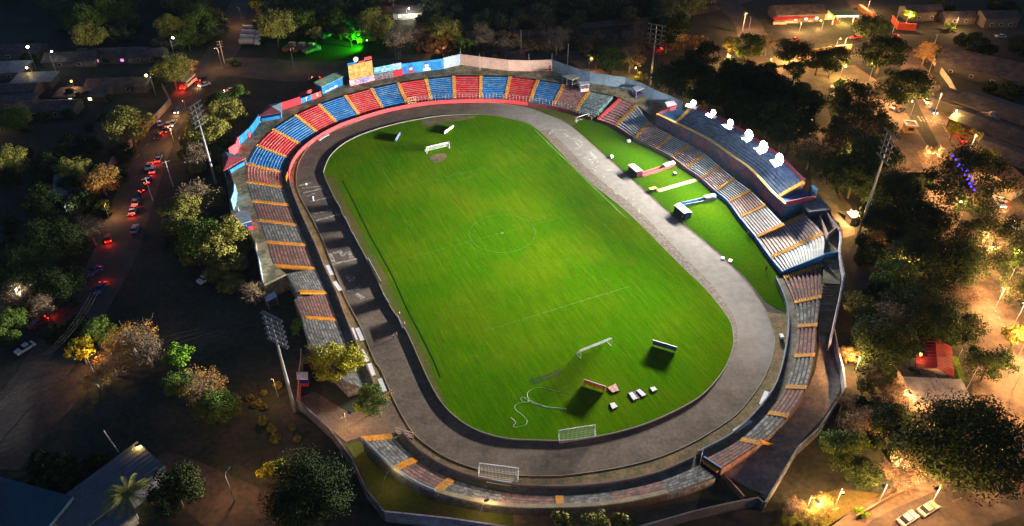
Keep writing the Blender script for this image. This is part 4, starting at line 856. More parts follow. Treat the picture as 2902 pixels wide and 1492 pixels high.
# dugouts with sunken ramps
def dugout(label, roofpx, mt_side, zr=2.2):
    R = lvl(roofpx, zr); a, b, c_, d_ = R   # back-left, back-right? order: pitch-side far, back far, back near, pitch-side near
    cen = sum(R, Vector((0, 0, 0))) / 4; ln = ((d_ - a) + (c_ - b)) / 2; rz = math.atan2(ln.y, ln.x); Lg = ln.length; Wd = (((b - a) + (c_ - d_)) / 2).length
    root = thing('dugout', label, 'dugout', (cen.x, cen.y, .04), rz)
    s = 1 if Vector((-sin(rz), cos(rz))).dot((b - a).xy) > 0 else -1     # side of the back wall (+y local if s>0)
    mb = MB(); N = 8; rows = []
    for k in range(N + 1):
        t = k / N; y = s * (-Wd / 2 - .1 + (Wd + .2) * t); z = zr - .35 + .4 * sin(pi * (.25 + .65 * t)) ; rows.append([(-Lg / 2, y, z), (Lg / 2, y, z)])
    mb.grid(rows); mb.grid([[(x, y, z - .06) for x, y, z in r] for r in rows[::-1]]); part(root, 'roof', mb, mat('dugout_roof', (.46, .45, .50), .5, .2, .6, 3))
    mb = MB(); mb.box((0, s * (Wd / 2 - .05), 0), (Lg, .1, zr - .25)); part(root, 'back_wall', mb, mt_side)
    for e in (-1, 1): mb = MB(); mb.box((e * (Lg / 2 - .06), s * .1, 0), (.1, Wd - .3, zr - .3)); part(root, 'side_wall', mb, mt_side)
    mb = MB(); mb.box((0, s * (Wd / 2 - .55), .42), (Lg - .4, .5, .08)); mb.box((0, s * (Wd / 2 - .3), .5), (Lg - .4, .06, .5)); part(root, 'bench', mb, DSTEEL)
def zd(l): return [((1780 + x / 6.304) / SP, (430 + y / 6.304) / SP) for x, y in l]
dugout('pink walled dugout with white curved roof at the head of the red ramp', zd([(5,240),(100,208),(272,335),(150,368)]), MAROON)
dugout('blue walled dugout with white curved roof at the head of the blue ramp', zd([(822,955),(945,920),(1148,1082),(1005,1108)]), mat('dugout_blue', (.02, .06, .2), .8, .3))
def ramp(label, pa, pb, w, wall, floor, cover=None, hw=.75):
    a, b = Vector(pa), Vector(pb); c = (a + b) / 2; d = (b - a); L = d.length; rz = math.atan2(d.y, d.x)
    root = thing('players_ramp', label, 'ramp', (c.x, c.y, .04), rz)
    mb = MB(); mb.box((0, 0, 0), (L, w, .05)); part(root, 'floor', mb, floor)
    for s in (-1, 1): mb = MB(); mb.box((0, s * w / 2, .0), (L, .22, hw)); part(root, 'side_wall', mb, wall)
    if cover:
        mb = MB(); n = 6; lc = cover; rows = []
        for k in range(n + 1): t = pi * k / n; rows.append([(L / 2 - lc, -cos(t) * (w / 2 + .15), 1.1 + .5 * sin(t)), (L / 2, -cos(t) * (w / 2 + .15), 1.1 + .5 * sin(t))])
        mb.grid(rows); mb.grid([[(x, y, z - .07) for x, y, z in r] for r in rows[::-1]]); part(root, 'tunnel_cover', mb, mat('pale_cover', (.40, .36, .38), .6, .2))
z1 = zd([(230,420),(815,225)]); ramp('red walled players ramp leading from the pink dugout to the stand', at(*z1[0], .5), at(*z1[1], .5), 1.5, mat('coral_ramp_wall', (.48, .13, .12), .7, .2), mat('red_ramp_floor', (.50, .02, .05), .7, .2), 4.2)
z1 = zd([(900,960),(1550,815)]); ramp('blue walled players ramp leading from the blue dugout to the stand', at(*z1[0], .5), at(*z1[1], .5), 1.4, mat('pale_blue_ramp_wall', (.22, .36, .46), .7, .2), mat('blue_ramp_floor', (.01, .09, .25), .7, .2), 3.6)
z1 = zd([(530,705),(1270,490)]); a, b = at(*z1[0], .06), at(*z1[1], .06); mb = MB(); d = (b - a).normalized(); n = Vector((-d.y, d.x, 0)) * .85; mb.prism([((a - n).x, (a - n).y), ((b - n).x, (b - n).y), ((b + n).x, (b + n).y), ((a + n).x, (a + n).y)], 0, .1)
solo('footpath', mb, mat('cream_paving', (.30, .22, .13), .85, .2, .5, 2), 'straight cream paved path across the right lawn between the two ramps', 'path')
tb = thing('desk', 'small yellow topped desk at the track end of the cream path', 'desk', at(1641, 481, .04), radians(20)); mb = MB(); mb.box((0, 0, .95), (2.3, 1.2, .1)); part(tb, 'top', mb, mat('yellow_desk', (.75, .6, .12), .6, .2)); 
mb = MB(); mb.box((0, .3, 0), (2.1, .5, .95)); part(tb, 'front_panel', mb, mat('mauve_panel', (.2, .13, .16), .8, .2)); mb = MB(); mb.box((.9, -.3, 0), (.1, .6, .95)); part(tb, 'leg', mb, DSTEEL); mb = MB(); mb.box((-.9, -.3, 0), (.1, .6, .95)); part(tb, 'leg', mb, DSTEEL)
# covers, boxes and hose on the near end of the pitch
def cover(label, pts, mt, n=1):
    L = lvl(pts, .12); c = sum(L, Vector((0, 0, 0))) / len(L); root = thing('ground_cover', label, 'cover', (c.x, c.y, .11))
    mb = MB(); mb.prism([((c + (p - c) * 1.18).x, (c + (p - c) * 1.18).y) for p in L], .0, .14); part(root, 'rim', mb, mat('dark_rim', (.025, .02, .02), .9, .3), world=True)
    for k in range(n):
        mb = MB(); a, b, c2, d = L; t0, t1 = (k + .04) / n, (k + .96) / n; q = [a.lerp(b, t0), a.lerp(b, t1), d.lerp(c2, t1), d.lerp(c2, t0)]
        if n == 3 and k == 1: mb.prism([(p.x, p.y) for p in q], .05, .145); part(root, 'gap_plate', mb, DSTEEL, world=True)
        else: mb.prism([(p.x, p.y) for p in q], .05, .26); part(root, 'lid', mb, mt, world=True)
def zc(l): return [((1400 + x / 2.536) / SP, (970 + y / 2.536) / SP) for x, y in l]
cover('large pale concrete cover with a dark gap in the near pitch', zc([(965,370),(1050,340),(1095,380),(1000,420)]), mat('pale_cover_slab', (.62, .60, .58), .8, .2), 3)
cover('small pale square cover nearest the track edge', zc([(1118,332),(1155,322),(1175,345),(1138,358)]), mat('pale_cover_slab', (.62, .60, .58)))
cover('square white cover beside the shadow of the orange hoarding', zc([(830,445),(868,435),(890,465),(850,485)]), mat('pale_cover_slab', (.62, .60, .58)))
cover('pinkish broken cover near the orange hoarding', zc([(815,330),(875,300),(900,350),(850,365)]), mat('pinkish_slab', (.5, .28, .22), .9, .4, 1.2, 4), 2)
hz = smooth(px(zc([(560,372),(480,358),(400,340),(340,324),(280,335),(245,360),(240,390),(255,410),(215,395),(190,408),(215,432),(250,425),(215,398),(300,440),(400,468),(520,478)]), .085), 6)
mb = MB(); mb.path(hz, .034, 5); hz = smooth(px(zc([(520,488),(400,475),(300,450),(240,432),(180,438),(150,460),(160,490),(200,520),(235,560),(230,590),(190,605),(150,612),(140,600),(155,575),(120,540)]), .085), 6); mb.path(hz, .034, 5)
solo('garden_hose', mb, mat('pale_hose', (.6, .7, .5), .6, .1), 'pale hose lying in loose loops on the grass at the near end', 'hose')
for k, (x, y, l) in enumerate([(1581,357,'white drum on the lawn before the right stand'), (1537,397,'white loudspeaker at the edge of the right lawn'), (1836,657,'white sheet lying by the edge of the right lawn'), (1817,651,'small grey box at the edge of the right lawn beside the white sheet'), (1964,850,'pale box on the brown verge at the right bend'), (1697,440,'dark box by the pink ramp mouth')]):
    p = at(x, y, .04); o = thing('equipment_box', l, 'box', (p.x, p.y, .04), radians(25 + 17 * k)); hh = .25 if 'sheet' in l else .7
    mb = MB(); mb.box((0, 0, 0), (1.1, .8, hh)); part(o, 'box_body', mb, WHITE if 'white' in l or 'pale' in l else DSTEEL); mb = MB(); mb.box((0, 0, hh), (1.16, .86, .06)); part(o, 'lid', mb, WHITE if 'white' in l or 'pale' in l else STEEL)
mb = MB()
lad = [at((1000 + x / 2.759) / SP, (800 + y / 2.759) / SP, .1) for x, y in ((1395,780),(1520,742),(1640,686))]; L2_ = resample(smooth(lad, 6), 13)
for a, b in zip(L2_, L2_[1:]):
    d = (b - a).normalized(); n = Vector((-d.y, d.x, 0)); mb.box((a.x, a.y, .088), (.16, 1.5, .025), math.atan2(d.y, d.x))
for s in (-1, 1): mb.path([p for p in offset(L2_, s * .7)], .02, 4)
solo('agility_ladder', mb, mat('ladder_black', (.015, .02, .012), .8, .2), 'dark agility ladder lying on the near half of the pitch before the netted goal', 'training ladder')
# yellow gates and frames on the front wall
def frame(name, label, pts, z, mt, catg, hgt=2.0):
    a, b = at(*pts[0], z), at(*pts[1], z); c = (a + b) / 2; root = thing(name, label, catg, (c.x, c.y, z)); mb = MB(); N = 4
    for k in range(N + 1): q = a.lerp(b, k / N); mb.tube(q, q + Vector((0, 0, hgt)), .07, .07, 5)
    part(root, 'upright', mb, mt, world=True); mb = MB()
    for t in (.05, .5, 1): mb.tube(a + Vector((0, 0, hgt * t)), b + Vector((0, 0, hgt * t)), .06, .06, 5)
    part(root, 'rail', mb, mt, world=True); return root
CREAMP = mat('cream_frame_paint', (.62, .48, .22), .7, .2)
frame('steel_frame', 'cream painted steel frame at the red front wall of the far stand', [(1026,262),(1046,258)], 1.3, CREAMP, 'frame', 2.2)
frame('steel_frame', 'yellow steel gate on the red front wall at the left bend', [(722,462),(726,448)], .5, YEL, 'gate', 2.2)
frame('barrier', 'orange rail barrier beside the green tree at the entrance drive', [(966,1010),(990,992)], 0, mat('orange_rail', (.5, .24, .10), .7, .2), 'barrier', 1.6)
frame('barrier', 'pale tubular barrier at the end of the near left stand', [(997,1090),(1040,1103)], 0, mat('pinkish_rail', (.42, .3, .26), .7, .2), 'barrier', 1.7)
frame('stair_rail', 'green steel fence down the edge of the last dull teal block', [(1504,292),(1552,236)], 3.0, mat('green_rail', (.10, .22, .18), .7, .2), 'railing', 1.8)
frame('gate_post', 'steel gate posts by the dark end wall of the near right stand', [(1760,1165),(1757,1180)], 0, STEEL, 'gate', 4.0)
p = at(1932, 1118, 2.6); fr = thing('yellow_bracket', 'yellow triangular board at the back of the near right stand', 'board', (p.x, p.y, .03)); mb = MB(); a, b = at(1912, 1108, 2.7), at(1941, 1125, .1)
mb.wall([(a.x, a.y), (b.x, b.y)], .15, [2.0, .03], [2.9, 1.0]); part(fr, 'panel', mb, YEL, world=True); mb = MB(); mb.tube((b.x, b.y, 0), (b.x, b.y, 1.2), .08, .08, 6); part(fr, 'post', mb, STEEL, world=True)
p = at(1434, 1281, 0); fr = thing('step_box', 'yellow wooden step box behind the near stand', 'steps', (p.x, p.y, .03))
for k in range(3): mb = MB(); mb.box((0, -k * .45, 0), (2.4, .42, 1.5 - k * .45)); part(fr, 'step', mb, mat('ochre_step', (.42, .20, .02), .8, .3))
# short lamp posts with dark heads round the near concourse
for k, (bx, by, tx, ty, l) in enumerate([(846,1092,868,1075,'dark headed lamp post leaning over the entrance drive'), (955,1240,962,1220,'short dark headed lamp post on the near grass strip'), (1198,1310,1200,1264,'dark headed lamp post behind the near stand'), (2166,0,0,0,'')][:3]):
    b = at(bx, by, 0); root = thing('lamp_post', l, 'lamp post', (b.x, b.y, .03)); t = Vector((1.6, .8, 4.6)); mb = MB(); mb.tube((0, 0, 0), t, .07, .05, 6); part(root, 'pole', mb, STEEL); mb = MB(); mb.box((t.x + .3, t.y + .15, t.z), (.9, .4, .22), .5); part(root, 'lamp_head', mb, DSTEEL)
    mb = MB(); mb.sphere((t.x + .4, t.y + .2, t.z - .03), .1, 8, 5); part(root, 'lamp', mb, emit('post_lamp_glow', (1, .75, .35), 8))
    ld = bpy.data.lights.new('lamp_light', 'POINT'); ld.energy = (700, 420, 900)[k]; ld.color = (1, .68, .28); ld.shadow_soft_size = .15; lo = bpy.data.objects.new('lamp_light', ld); COL.objects.link(lo); lo.parent = root; lo.location = (t.x + .4, t.y + .2, t.z - .2)
# ================================================================== PEOPLE
def person_mesh():
    me = bpy.data.meshes.new('person_body'); V = []; E_ = []; R = []
    def v(p, r, par=None):
        V.append(p); R.append(r); i = len(V) - 1
        if par is not None: E_.append((par, i))
        return i
    pel = v((0, 0, .95), .15); ch = v((0, 0, 1.2), .15, pel); sh_ = v((0, 0, 1.42), .13, ch); nk = v((0, 0, 1.52), .06, sh_); hd = v((0, .01, 1.62), .095, nk); tp = v((0, 0, 1.73), .085, hd)
    v((0, .10, 1.61), .02, hd)
    for s in (-1, 1):
        hp = v((s * .10, 0, .88), .10, pel); kn = v((s * .12, .03, .5), .07, hp); an = v((s * .13, -.02 * s, .09), .045, kn); v((s * .14, .14 - .02 * s, .04), .04, an)
        so = v((s * .19, 0, 1.40), .07, sh_); el = v((s * .25, -.02, 1.12), .048, so); wr = v((s * .26, .08, .88), .034, el); pm = v((s * .26, .11, .80), .036, wr)
        for q in range(4): v((s * (.245 + .012 * q), .10 + .018 * q, .70 + .008 * abs(q - 1.5)), .010, pm)
        v((s * .22, .14, .78), .011, pm)
    me.from_pydata(V, E_, []); o = bpy.data.objects.new('t', me); COL.objects.link(o)
    md = o.modifiers.new('s', 'SKIN'); o.modifiers.new('u', 'SUBSURF').levels = 1
    for i, sv in enumerate(me.skin_vertices[0].data): sv.radius = (R[i], R[i]); sv.use_root = (i == 0)
    bpy.context.view_layer.update(); res = bpy.data.meshes.new_from_object(o.evaluated_get(bpy.context.evaluated_depsgraph_get())); bpy.data.objects.remove(o); return res
BODY = person_mesh()
SKINM = mat('skin', (.30, .16, .10), .6, .1); HAIR = mat('black_hair', (.015, .012, .01), .7, .1)
def person(label, p, rz, shirt, trousers):
    me = BODY.copy(); me.materials.clear(); [me.materials.append(q) for q in (SKINM, shirt, trousers, DSTEEL)]
    for f in me.polygons:
        z = f.center.z; f.material_index = 3 if z < .1 else 2 if z < .98 and abs(f.center.x) < .22 else 1 if .98 <= z < 1.5 and (abs(f.center.x) < .22 or z > 1.1) else 0; f.use_smooth = True
    root = bpy.data.objects.new('person', me); COL.objects.link(root); root.location = p; root.rotation_euler = (0, 0, rz); tag(root, label, 'person')
    mb = MB(); mb.sphere((0, -.015, 1.685), .112, 10, 6, sz=.9); part(root, 'hair', mb, HAIR, smooth=True)
SHW, SHO, SHD = mat('white_shirt', (.7, .7, .7), .8, .1), mat('orange_shirt', (.75, .3, .03), .8, .1), mat('dark_clothes', (.04, .045, .06), .8, .2); SHY = mat('lime_vest', (.45, .5, .05), .8, .1)
for (x, y, a, s, t, l) in [(991,852,1,SHW,SHD,'person in white shirt standing on the left track below the navy hoarding'), (998,849,2.2,mat('tan_shirt', (.4, .28, .18), .8),SHD,'person in tan shirt standing on the left track below the navy hoarding'), (1004,797,.5,SHO,SHD,'person in orange top behind the small navy hoarding, farther one'), (1017,822,3,SHO,SHD,'person in orange top behind the small navy hoarding, nearer one'),
    (789,506,1,SHW,SHW,'person all in white on the far left of the running track'), (1880,594,2,SHY,SHD,'person in lime vest by the blue front wall of the right stand'), (1884,600,4,SHD,SHD,'person in dark clothes beside the lime vest at the right stand'), (1926,681,2,mat('teal_clothes', (.06, .14, .16), .8),SHD,'person in teal clothes by the near part of the right stand'),
    (1534,398,1,SHD,SHD,'person in dark clothes sitting height beside the white loudspeaker'.replace(' sitting height', '')), (772,472,1,SHW,SHD,'person in white by the yellow gate at the left bend'), (1715,553,1,mat('pink_shirt', (.5, .25, .25), .8),SHD,'person in pink shirt at the near end of the blue dugout')]:
    q = at(x, y, .05); person(l, q, a, s, t)
# ================================================================== ROADS AND OPEN GROUND OUTSIDE
def road(name, l, wd, z, mt):
    L = smooth(px(l, z), 8); mb = MB(); ws = wd if isinstance(wd, list) else [wd] * len(l); n = len(L); q = []
    for j in range(n): t = j / (n - 1) * (len(ws) - 1); k = min(int(t), len(ws) - 2); q.append(ws[k] + (ws[k + 1] - ws[k]) * (t - k))
    A = [offset(L, q[j] / 2)[j] for j in range(n)]; B = [offset(L, -q[j] / 2)[j] for j in range(n)]
    mb.grid([A, B]); return struct(name, up(mb), mt)
road('road', [(640,-60),(606,0),(588,50),(570,110),(530,168),(480,222),(440,282),(405,332),(378,400),(345,480),(318,560),(285,645),(240,730),(170,840),(90,960),(0,1065),(-90,1170)], [9,9,10,13,14,11,11,11,11,12,12,12,12,12,12,12,12], .02, ASPH)
road('road', [(540,165),(640,170),(760,180),(880,172),(1000,160),(1120,140),(1300,137),(1450,140),(1560,128),(1700,128),(1850,140)], [18,20,20,16,12,11,10,10,10,10,10], .04, ASPH)
road('road', [(1000,95),(1120,88),(1250,86),(1350,80),(1500,62),(1650,48),(1800,20),(1900,-10)], 7, .02, ROADE)
road('road', [(1800,-30),(1840,20),(1880,60),(1900,110),(1960,140)], 12, .03, ASPH)
road('road', [(2120,-40),(2160,10),(2205,80),(2262,130),(2310,190),(2350,260),(2395,330),(2455,430),(2530,540),(2640,700)], [10,10,10,10,10,12,14,14,14,14], .06, ROADE)
mb = MB(); mb.face(px([(1940,165),(2060,160),(2150,165),(2230,220),(2290,300),(2360,410),(2420,520),(2350,520),(2270,480),(2215,400),(2170,330),(2110,260),(2030,240),(1960,215)], .02)); struct('car_park', up(mb), ROADE)
road('road', [(2290,400),(2340,480),(2400,560),(2425,620),(2460,690),(2505,770),(2545,860),(2560,960),(2570,1080)], [12,12,12,11,11,12,15,18,18], .04, ROADE)
road('road', [(2120,1380),(2230,1320),(2330,1275),(2440,1235),(2560,1175),(2700,1100)], [9,10,12,14,16,18], .03, ASPH)
road('pavement', [(2060,1380),(2180,1290),(2290,1238),(2400,1195)], 3.2, .05, ROADE)
road('road', [(380,1165),(450,1195),(540,1250),(640,1310),(760,1390)], [6,8,10,12,12], .03, mat('dim_road', (.095, .072, .055), .9, .35, .08, 1.0, worn=(.06, .05, .04), wornamt=.5))
road('road', [(0,1180),(80,1080),(170,985),(240,930)], [8,8,9,7], .05, MATS['dim_road'])
mb = MB(); mb.face(px([(1960,1300),(2040,1250),(2110,1230),(2200,1240),(2250,1255),(2150,1310),(2080,1340),(1960,1340)], .03)); struct('grass_strip', up(mb), DRYG)
mb = MB(); mb.face(px([(700,95),(820,80),(950,82),(1000,110),(960,140),(840,155),(700,140)], .03)); struct('yard_grass', up(mb), LAWN)
mb = MB(); mb.face(px([(1420,150),(1560,150),(1660,215),(1560,205),(1480,180)], .02)); struct('bank_earth', up(mb), EARTH)
mb = MB(); mb.face(px([(1880,140),(2040,130),(2140,140),(2130,165),(1960,170),(1880,175)], .02)); struct('forecourt', up(mb), ROADE)
mb = MB(); mb.face(px([(2105,470),(2060,420),(2140,520),(2150,590),(2120,600),(2118,560),(2080,500)], .02)); struct('side_path', up(mb), EARTH)
mb = MB(); mb.face(px([(2040,415),(2090,460),(2120,520),(2145,570),(2130,590),(2105,560),(2070,505),(2040,460)], .025)); struct('side_path', up(mb), CONC)
road('railway_bed', [(2145,625),(2160,680),(2175,740)], 4, .03, mat('dark_slope', (.05, .055, .065), .9, .3))

mk2 = MB()
def bar(a, b, wd, z=.1):
    p, q = at(*a, z), at(*b, z); d = (q - p).normalized(); n = Vector((-d.y, d.x, 0)) * wd; mk2.face([p - n, q - n, q + n, p + n])
for k in range(11): x = 2308 + k * 9; bar((x, 293 + k * 1.2), (x + 9, 306 + k * 1.0), .28)
bar((2372,318), (2420,392), .2); bar((2388,345), (2395,356), .3)
for k in range(6): bar((2300 + k * 48, 1306 - k * 22), (2322 + k * 48, 1296 - k * 22), .14)
for k in range(7): bar((2455 + k * 14, 700 + k * 24), (2462 + k * 14, 712 + k * 24), .12)
for k in range(8): bar((505 - k * 22, 205 + k * 26), (497 - k * 22, 215 + k * 26), .13)
struct('road_markings', up(mk2), paint_faded('road_marking_paint', (.55, .5, .42), .8))
# ================================================================== STREET LAMPS
GW, GO, GY, GG = emit('white_lamp_glow', (1, .97, .9), 30), emit('sodium_lamp_glow', (1, .45, .08), 10), emit('yellow_lamp_glow', (1, .8, .25), 14), emit('green_lamp_glow', (.2, 1, .1), 30)
KCOL = {'w': ((1, .93, .8), GW), 'o': ((1, .50, .19), GO), 'y': ((1, .66, .16), GY), 'g': ((.08, 1, .02), GG)}
def lamp(label, x, y, k, pw, h=7.5, arm=1.4, az=0.0, head=.16, group=None):
    b = at(x, y, 0); root = thing('street_lamp', label, 'street lamp', (b.x, b.y, 0), group=group); col, glow = KCOL[k]
    e = Vector((arm * cos(az), arm * sin(az), h)); mb = MB(); mb.tube((0, 0, 0), (0, 0, h - .5), .09, .06, 6); mb.tube((0, 0, h - .5), (e.x * .5, e.y * .5, h), .05, .05, 5); mb.tube((e.x * .5, e.y * .5, h), e, .05, .05, 5); part(root, 'pole', mb, STEEL)
    mb = MB(); mb.box((e.x, e.y, h - .05), (1.0, .55, .14), az); part(root, 'lamp_head', mb, DSTEEL)
    mb = MB(); mb.sphere((e.x, e.y, h - .08 - (.03 if head < .29 else 0)), head if head >= .29 else .1, 8, 5); part(root, 'lamp', mb, glow)
    ld = bpy.data.lights.new('lamp_light', 'POINT'); ld.energy = pw; ld.color = col; ld.shadow_soft_size = .25
    lo = bpy.data.objects.new('lamp_light', ld); COL.objects.link(lo); lo.parent = root; lo.location = (e.x, e.y, h - .45)
LAMPS = [ # x y kind watts height label
 (91,175,'w',1500,9,'bright white street lamp among the dark roofs, left one of a pair',.5),(141,180,'w',700,8,'white street lamp among the dark roofs at the far left, right one of the pair',.35),(90,205,'y',900,6,'yellowish lamp below the bright white pair at the far left',.4),
 (442,150,'w',1500,9,'white street lamp on a tall pole beside the far stretch of the left road',.4),(392,240,'y',4200,8,'yellow street lamp with starry glare by the left road corner',.5),(196,245,'o',3200,6,'orange lamp over a yellow lit yard in the left settlement',.4),(318,330,'o',500,5,'tiny orange lamp by the low wall in the left settlement',.2),(2,330,'o',1800,7,'orange lamp at the left border of the photo below the roofs',.35),
 (180,560,'w',700,6,'small white lamp among dark trees on the left',.25),(73,775,'w',5200,5.5,'white lamp lighting a sandy yard under bare branches on the left',.35),(275,550,'o',2200,5,'orange lamp by the left road junction',.25),(352,1172,'y',700,5.5,'small warm lamp on the end wall of the grey roofed building at the bottom left',.28),
 (475,300,'o',4600,7,'orange lamp on the left road beside the floodlight mast',.2),(440,365,'o',4600,7,'orange lamp over the middle of the left road',.2),(240,945,'o',3600,6,'orange lamp among the brown trees at the lower left',.2),(590,1260,'o',4200,8,'orange lamp over the diagonal road at the bottom left',.2),(700,1000,'o',2000,6,'orange lamp beside the near left floodlight mast',.2),(875,1085,'o',1600,6,'orange lamp over the entrance drive at the near left',.2),
 (560,175,'o',4600,9,'orange lamp over the wide road junction at the upper left',.2),(612,70,'o',5200,9,'orange lamp by the road leading out of the photo at the top left',.2),(740,175,'o',1500,9,'orange lamp behind the scoreboard wall',.2),
 (1025,55,'w',5200,6,'white lamp in front of the pale house at the top',.3),(990,20,'o',2600,6,'orange lamp behind the pale house at the top',.25),(1105,150,'o',2200,6,'orange lamp on the road behind the mural wall',.2),(1330,120,'o',1600,7,'orange lamp on the bank behind the salmon wall',.2),(1480,185,'o',4200,6,'orange lamp lighting the earth bank behind the salmon wall end',.3),(1600,205,'y',3600,5,'yellow lamp among leaves beside the far floodlight mast',.3),(1655,225,'o',3200,5,'orange lamp at the foot of the far floodlight mast',.2),
 (1735,255,'y',2400,5,'yellow lamp among leaves behind the far end of the upper deck',.25),(1830,172,'o',5200,6,'orange lamp lighting a sandy clearing among dark trees at the top right',.3),(1935,175,'o',2600,5,'orange lamp between two dark trees by the forecourt',.2),(2000,165,'y',2600,5,'yellow lamp inside a dark tree by the forecourt',.25),(2010,140,'o',4600,5,'orange lamp lighting the low wall of the forecourt, left one',.3),(2100,128,'o',4600,5,'orange lamp lighting the low wall of the forecourt, right one',.3),
 (2110,205,'y',3400,6,'yellow lamp beside the small bright tree in the car park',.3),(2185,205,'o',4200,7,'orange lamp in the middle of the car park',.2),(2250,260,'o',4200,7,'orange lamp at the foot of the tree in the car park',.2),(2140,290,'o',3000,6,'orange lamp between parked cars and dark trees',.2),(2285,305,'o',3000,7,'orange lamp by the yellow roofed gatehouse',.3),(2345,300,'o',2000,10,'orange lamp over the road beyond the gatehouse',.2),(2400,320,'y',1400,6,'yellow lamp inside the bright bush by the right road',.3),(2440,408,'o',900,9,'orange lamp over the parked red cars on the right road',.2),
 (2130,410,'o',2600,6,'orange lamp showing through dark branches behind the floodlights',.2),(2035,330,'o',2200,6,'orange lamp deep in the trees behind the floodlights',.2),(2330,440,'o',4200,8,'orange lamp on the sandy ground left of the road trees',.2),(2370,500,'o',4200,7,'orange lamp beside the trees with blue lights',.2),(2260,500,'y',1600,5,'yellow lamp at the foot of the right floodlight mast trees',.2),(2160,560,'y',3600,4.5,'yellow lamp among bright leaves beside the small pale shed',.3),(2130,560,'o',3000,5,'orange lamp beside the small pale shed',.25),
 (2270,712,'o',3200,6,'orange lamp between dark trees right of the white wall',.2),(2440,650,'o',4200,8,'orange lamp on the right road beside the big dark tree',.2),(2530,690,'y',4200,7,'yellow lamp by the leaning trunk at the right border',.3),(2495,790,'o',4600,8,'orange lamp over the sandy right road',.2),(2555,905,'o',5200,9,'orange lamp at the right border over the wide road',.2),(2500,1010,'o',5200,8,'orange lamp over the road right of the red roof',.2),(2570,540,'y',6000,8,'brightest yellow lamp at the right border',.5),
 (2285,935,'o',450,5,'orange lamp in the yard left of the red roof house',.35),(2405,910,'y',600,5,'yellow lamp by the hedge of the red roof house',.25),(2262,1018,'o',700,5,'orange lamp left of the grey sheet roof',.2),(2150,935,'o',2600,5,'orange lamp in the leaves behind the white wall',.25),(2300,1110,'o',3000,6,'orange lamp beneath the great dark tree',.2),(2260,1215,'o',3000,6,'orange lamp under the bare branched tree at the lower right',.2),
 (2095,1285,'o',2600,7,'orange lamp lighting the dry grass at the lower right, left one',.3),(2205,1275,'o',1800,7,'orange lamp lighting the dry grass at the lower right, right one',.25),(2330,1290,'o',2600,8,'orange lamp over the parked pale cars at the lower right',.2),(2480,1200,'o',3600,9,'orange lamp over the lower right road',.2),(2025,1290,'o',1600,5,'orange lamp in the brown bushes at the lower right corner of the wall',.2),(2110,60,'y',4200,5,'yellow lamp under the filling station canopy',.3),(2066,75,'o',3200,4,'orange lit stall lamp left of the filling station',.4),
 (2180,30,'o',3200,7,'orange lamp on the striped embankment at the top right',.2),(2275,70,'o',2600,6,'orange lamp by the orange wall at the top right',.2),(2010,80,'o',3600,5,'orange lamp in front of the red stalls at the top right',.2),(2400,75,'o',2200,6,'dim lamp before the houses at the top right',.2),(2120,130,'o',3600,6,'orange lamp on the road left of the tall dark trees',.2),(1700,120,'o',3000,8,'orange lamp on the far road behind the trees',.2),(1880,90,'o',3200,8,'orange lamp on the far side road at the top right',.2)]
LAMPS += [(2400,585,'o',3000,10,'added tall orange lamp on the right road where it bends past the blue lights',.2),(2462,690,'o',3000,10,'added tall orange lamp on the right road beside the thin brown tree',.2),(2515,752,'o',3000,10,'added tall orange lamp on the right road below the leaning trunk',.2),(2535,845,'o',3200,10,'added tall orange lamp on the right road above the wide part',.2),(2545,985,'o',3600,10,'added tall orange lamp on the wide road at the right border',.2),(2420,1000,'o',2200,9,'added tall orange lamp between the red roof house and the great dark tree',.2),(2545,1120,'o',3000,10,'added tall orange lamp right of the great dark tree',.2),(2215,150,'o',2200,10,'added tall orange lamp behind the largest dark tree at the top right',.2),(2330,200,'o',2600,10,'added tall orange lamp on the top right road beyond the car park',.2)]  # lamps added to even out the warm light on the right-hand roads
for (x, y, k, pw, h, l, hd) in LAMPS: lamp(l, x, y, k, pw * (4.8 if (x > 1800 and k in 'oy' and 'red roof' not in l) else .75), h, 1.2, random.uniform(0, 6.28), hd)

# ================================================================== TREES
import numpy as np
RNG = np.random.default_rng(11)
def crown_mesh(name, R, nleaf, ls, clumps, flat=.72, spread=.30, inner=.25):
    c = []
    while len(c) < clumps:
        v = RNG.normal(size=3); v /= np.linalg.norm(v); v *= (inner + (1 - inner) * RNG.random() ** .5) * .78
        if v[2] < -.55: continue
        c.append(v)
    c = np.array(c); cs = spread * (.7 + .6 * RNG.random(clumps)); k = RNG.integers(0, clumps, nleaf)
    d = RNG.normal(size=(nleaf, 3)); d /= np.linalg.norm(d, axis=1)[:, None]; rr = RNG.random(nleaf) ** .45
    p = c[k] + d * (rr * cs[k])[:, None]; nrm = d * .9 + RNG.normal(size=(nleaf, 3)) * .6 + np.array([0, 0, .35]); nrm /= np.linalg.norm(nrm, axis=1)[:, None]
    p[:, 2] *= flat; p *= R
    t = np.cross(nrm, RNG.normal(size=(nleaf, 3))); t /= np.linalg.norm(t, axis=1)[:, None] + 1e-9; b = np.cross(nrm, t)
    s = (ls * (.6 + .8 * RNG.random(nleaf)))[:, None]
    q = np.stack([p - t * s * .5, p + b * s * .32, p + t * s * .5, p - b * s * .32], 1).reshape(-1, 3)
    me = bpy.data.meshes.new(name); f = np.arange(nleaf * 4).reshape(-1, 4)
    me.from_pydata(q.tolist(), [], f.tolist()); me.update(); return me, c * R * np.array([1, 1, flat])
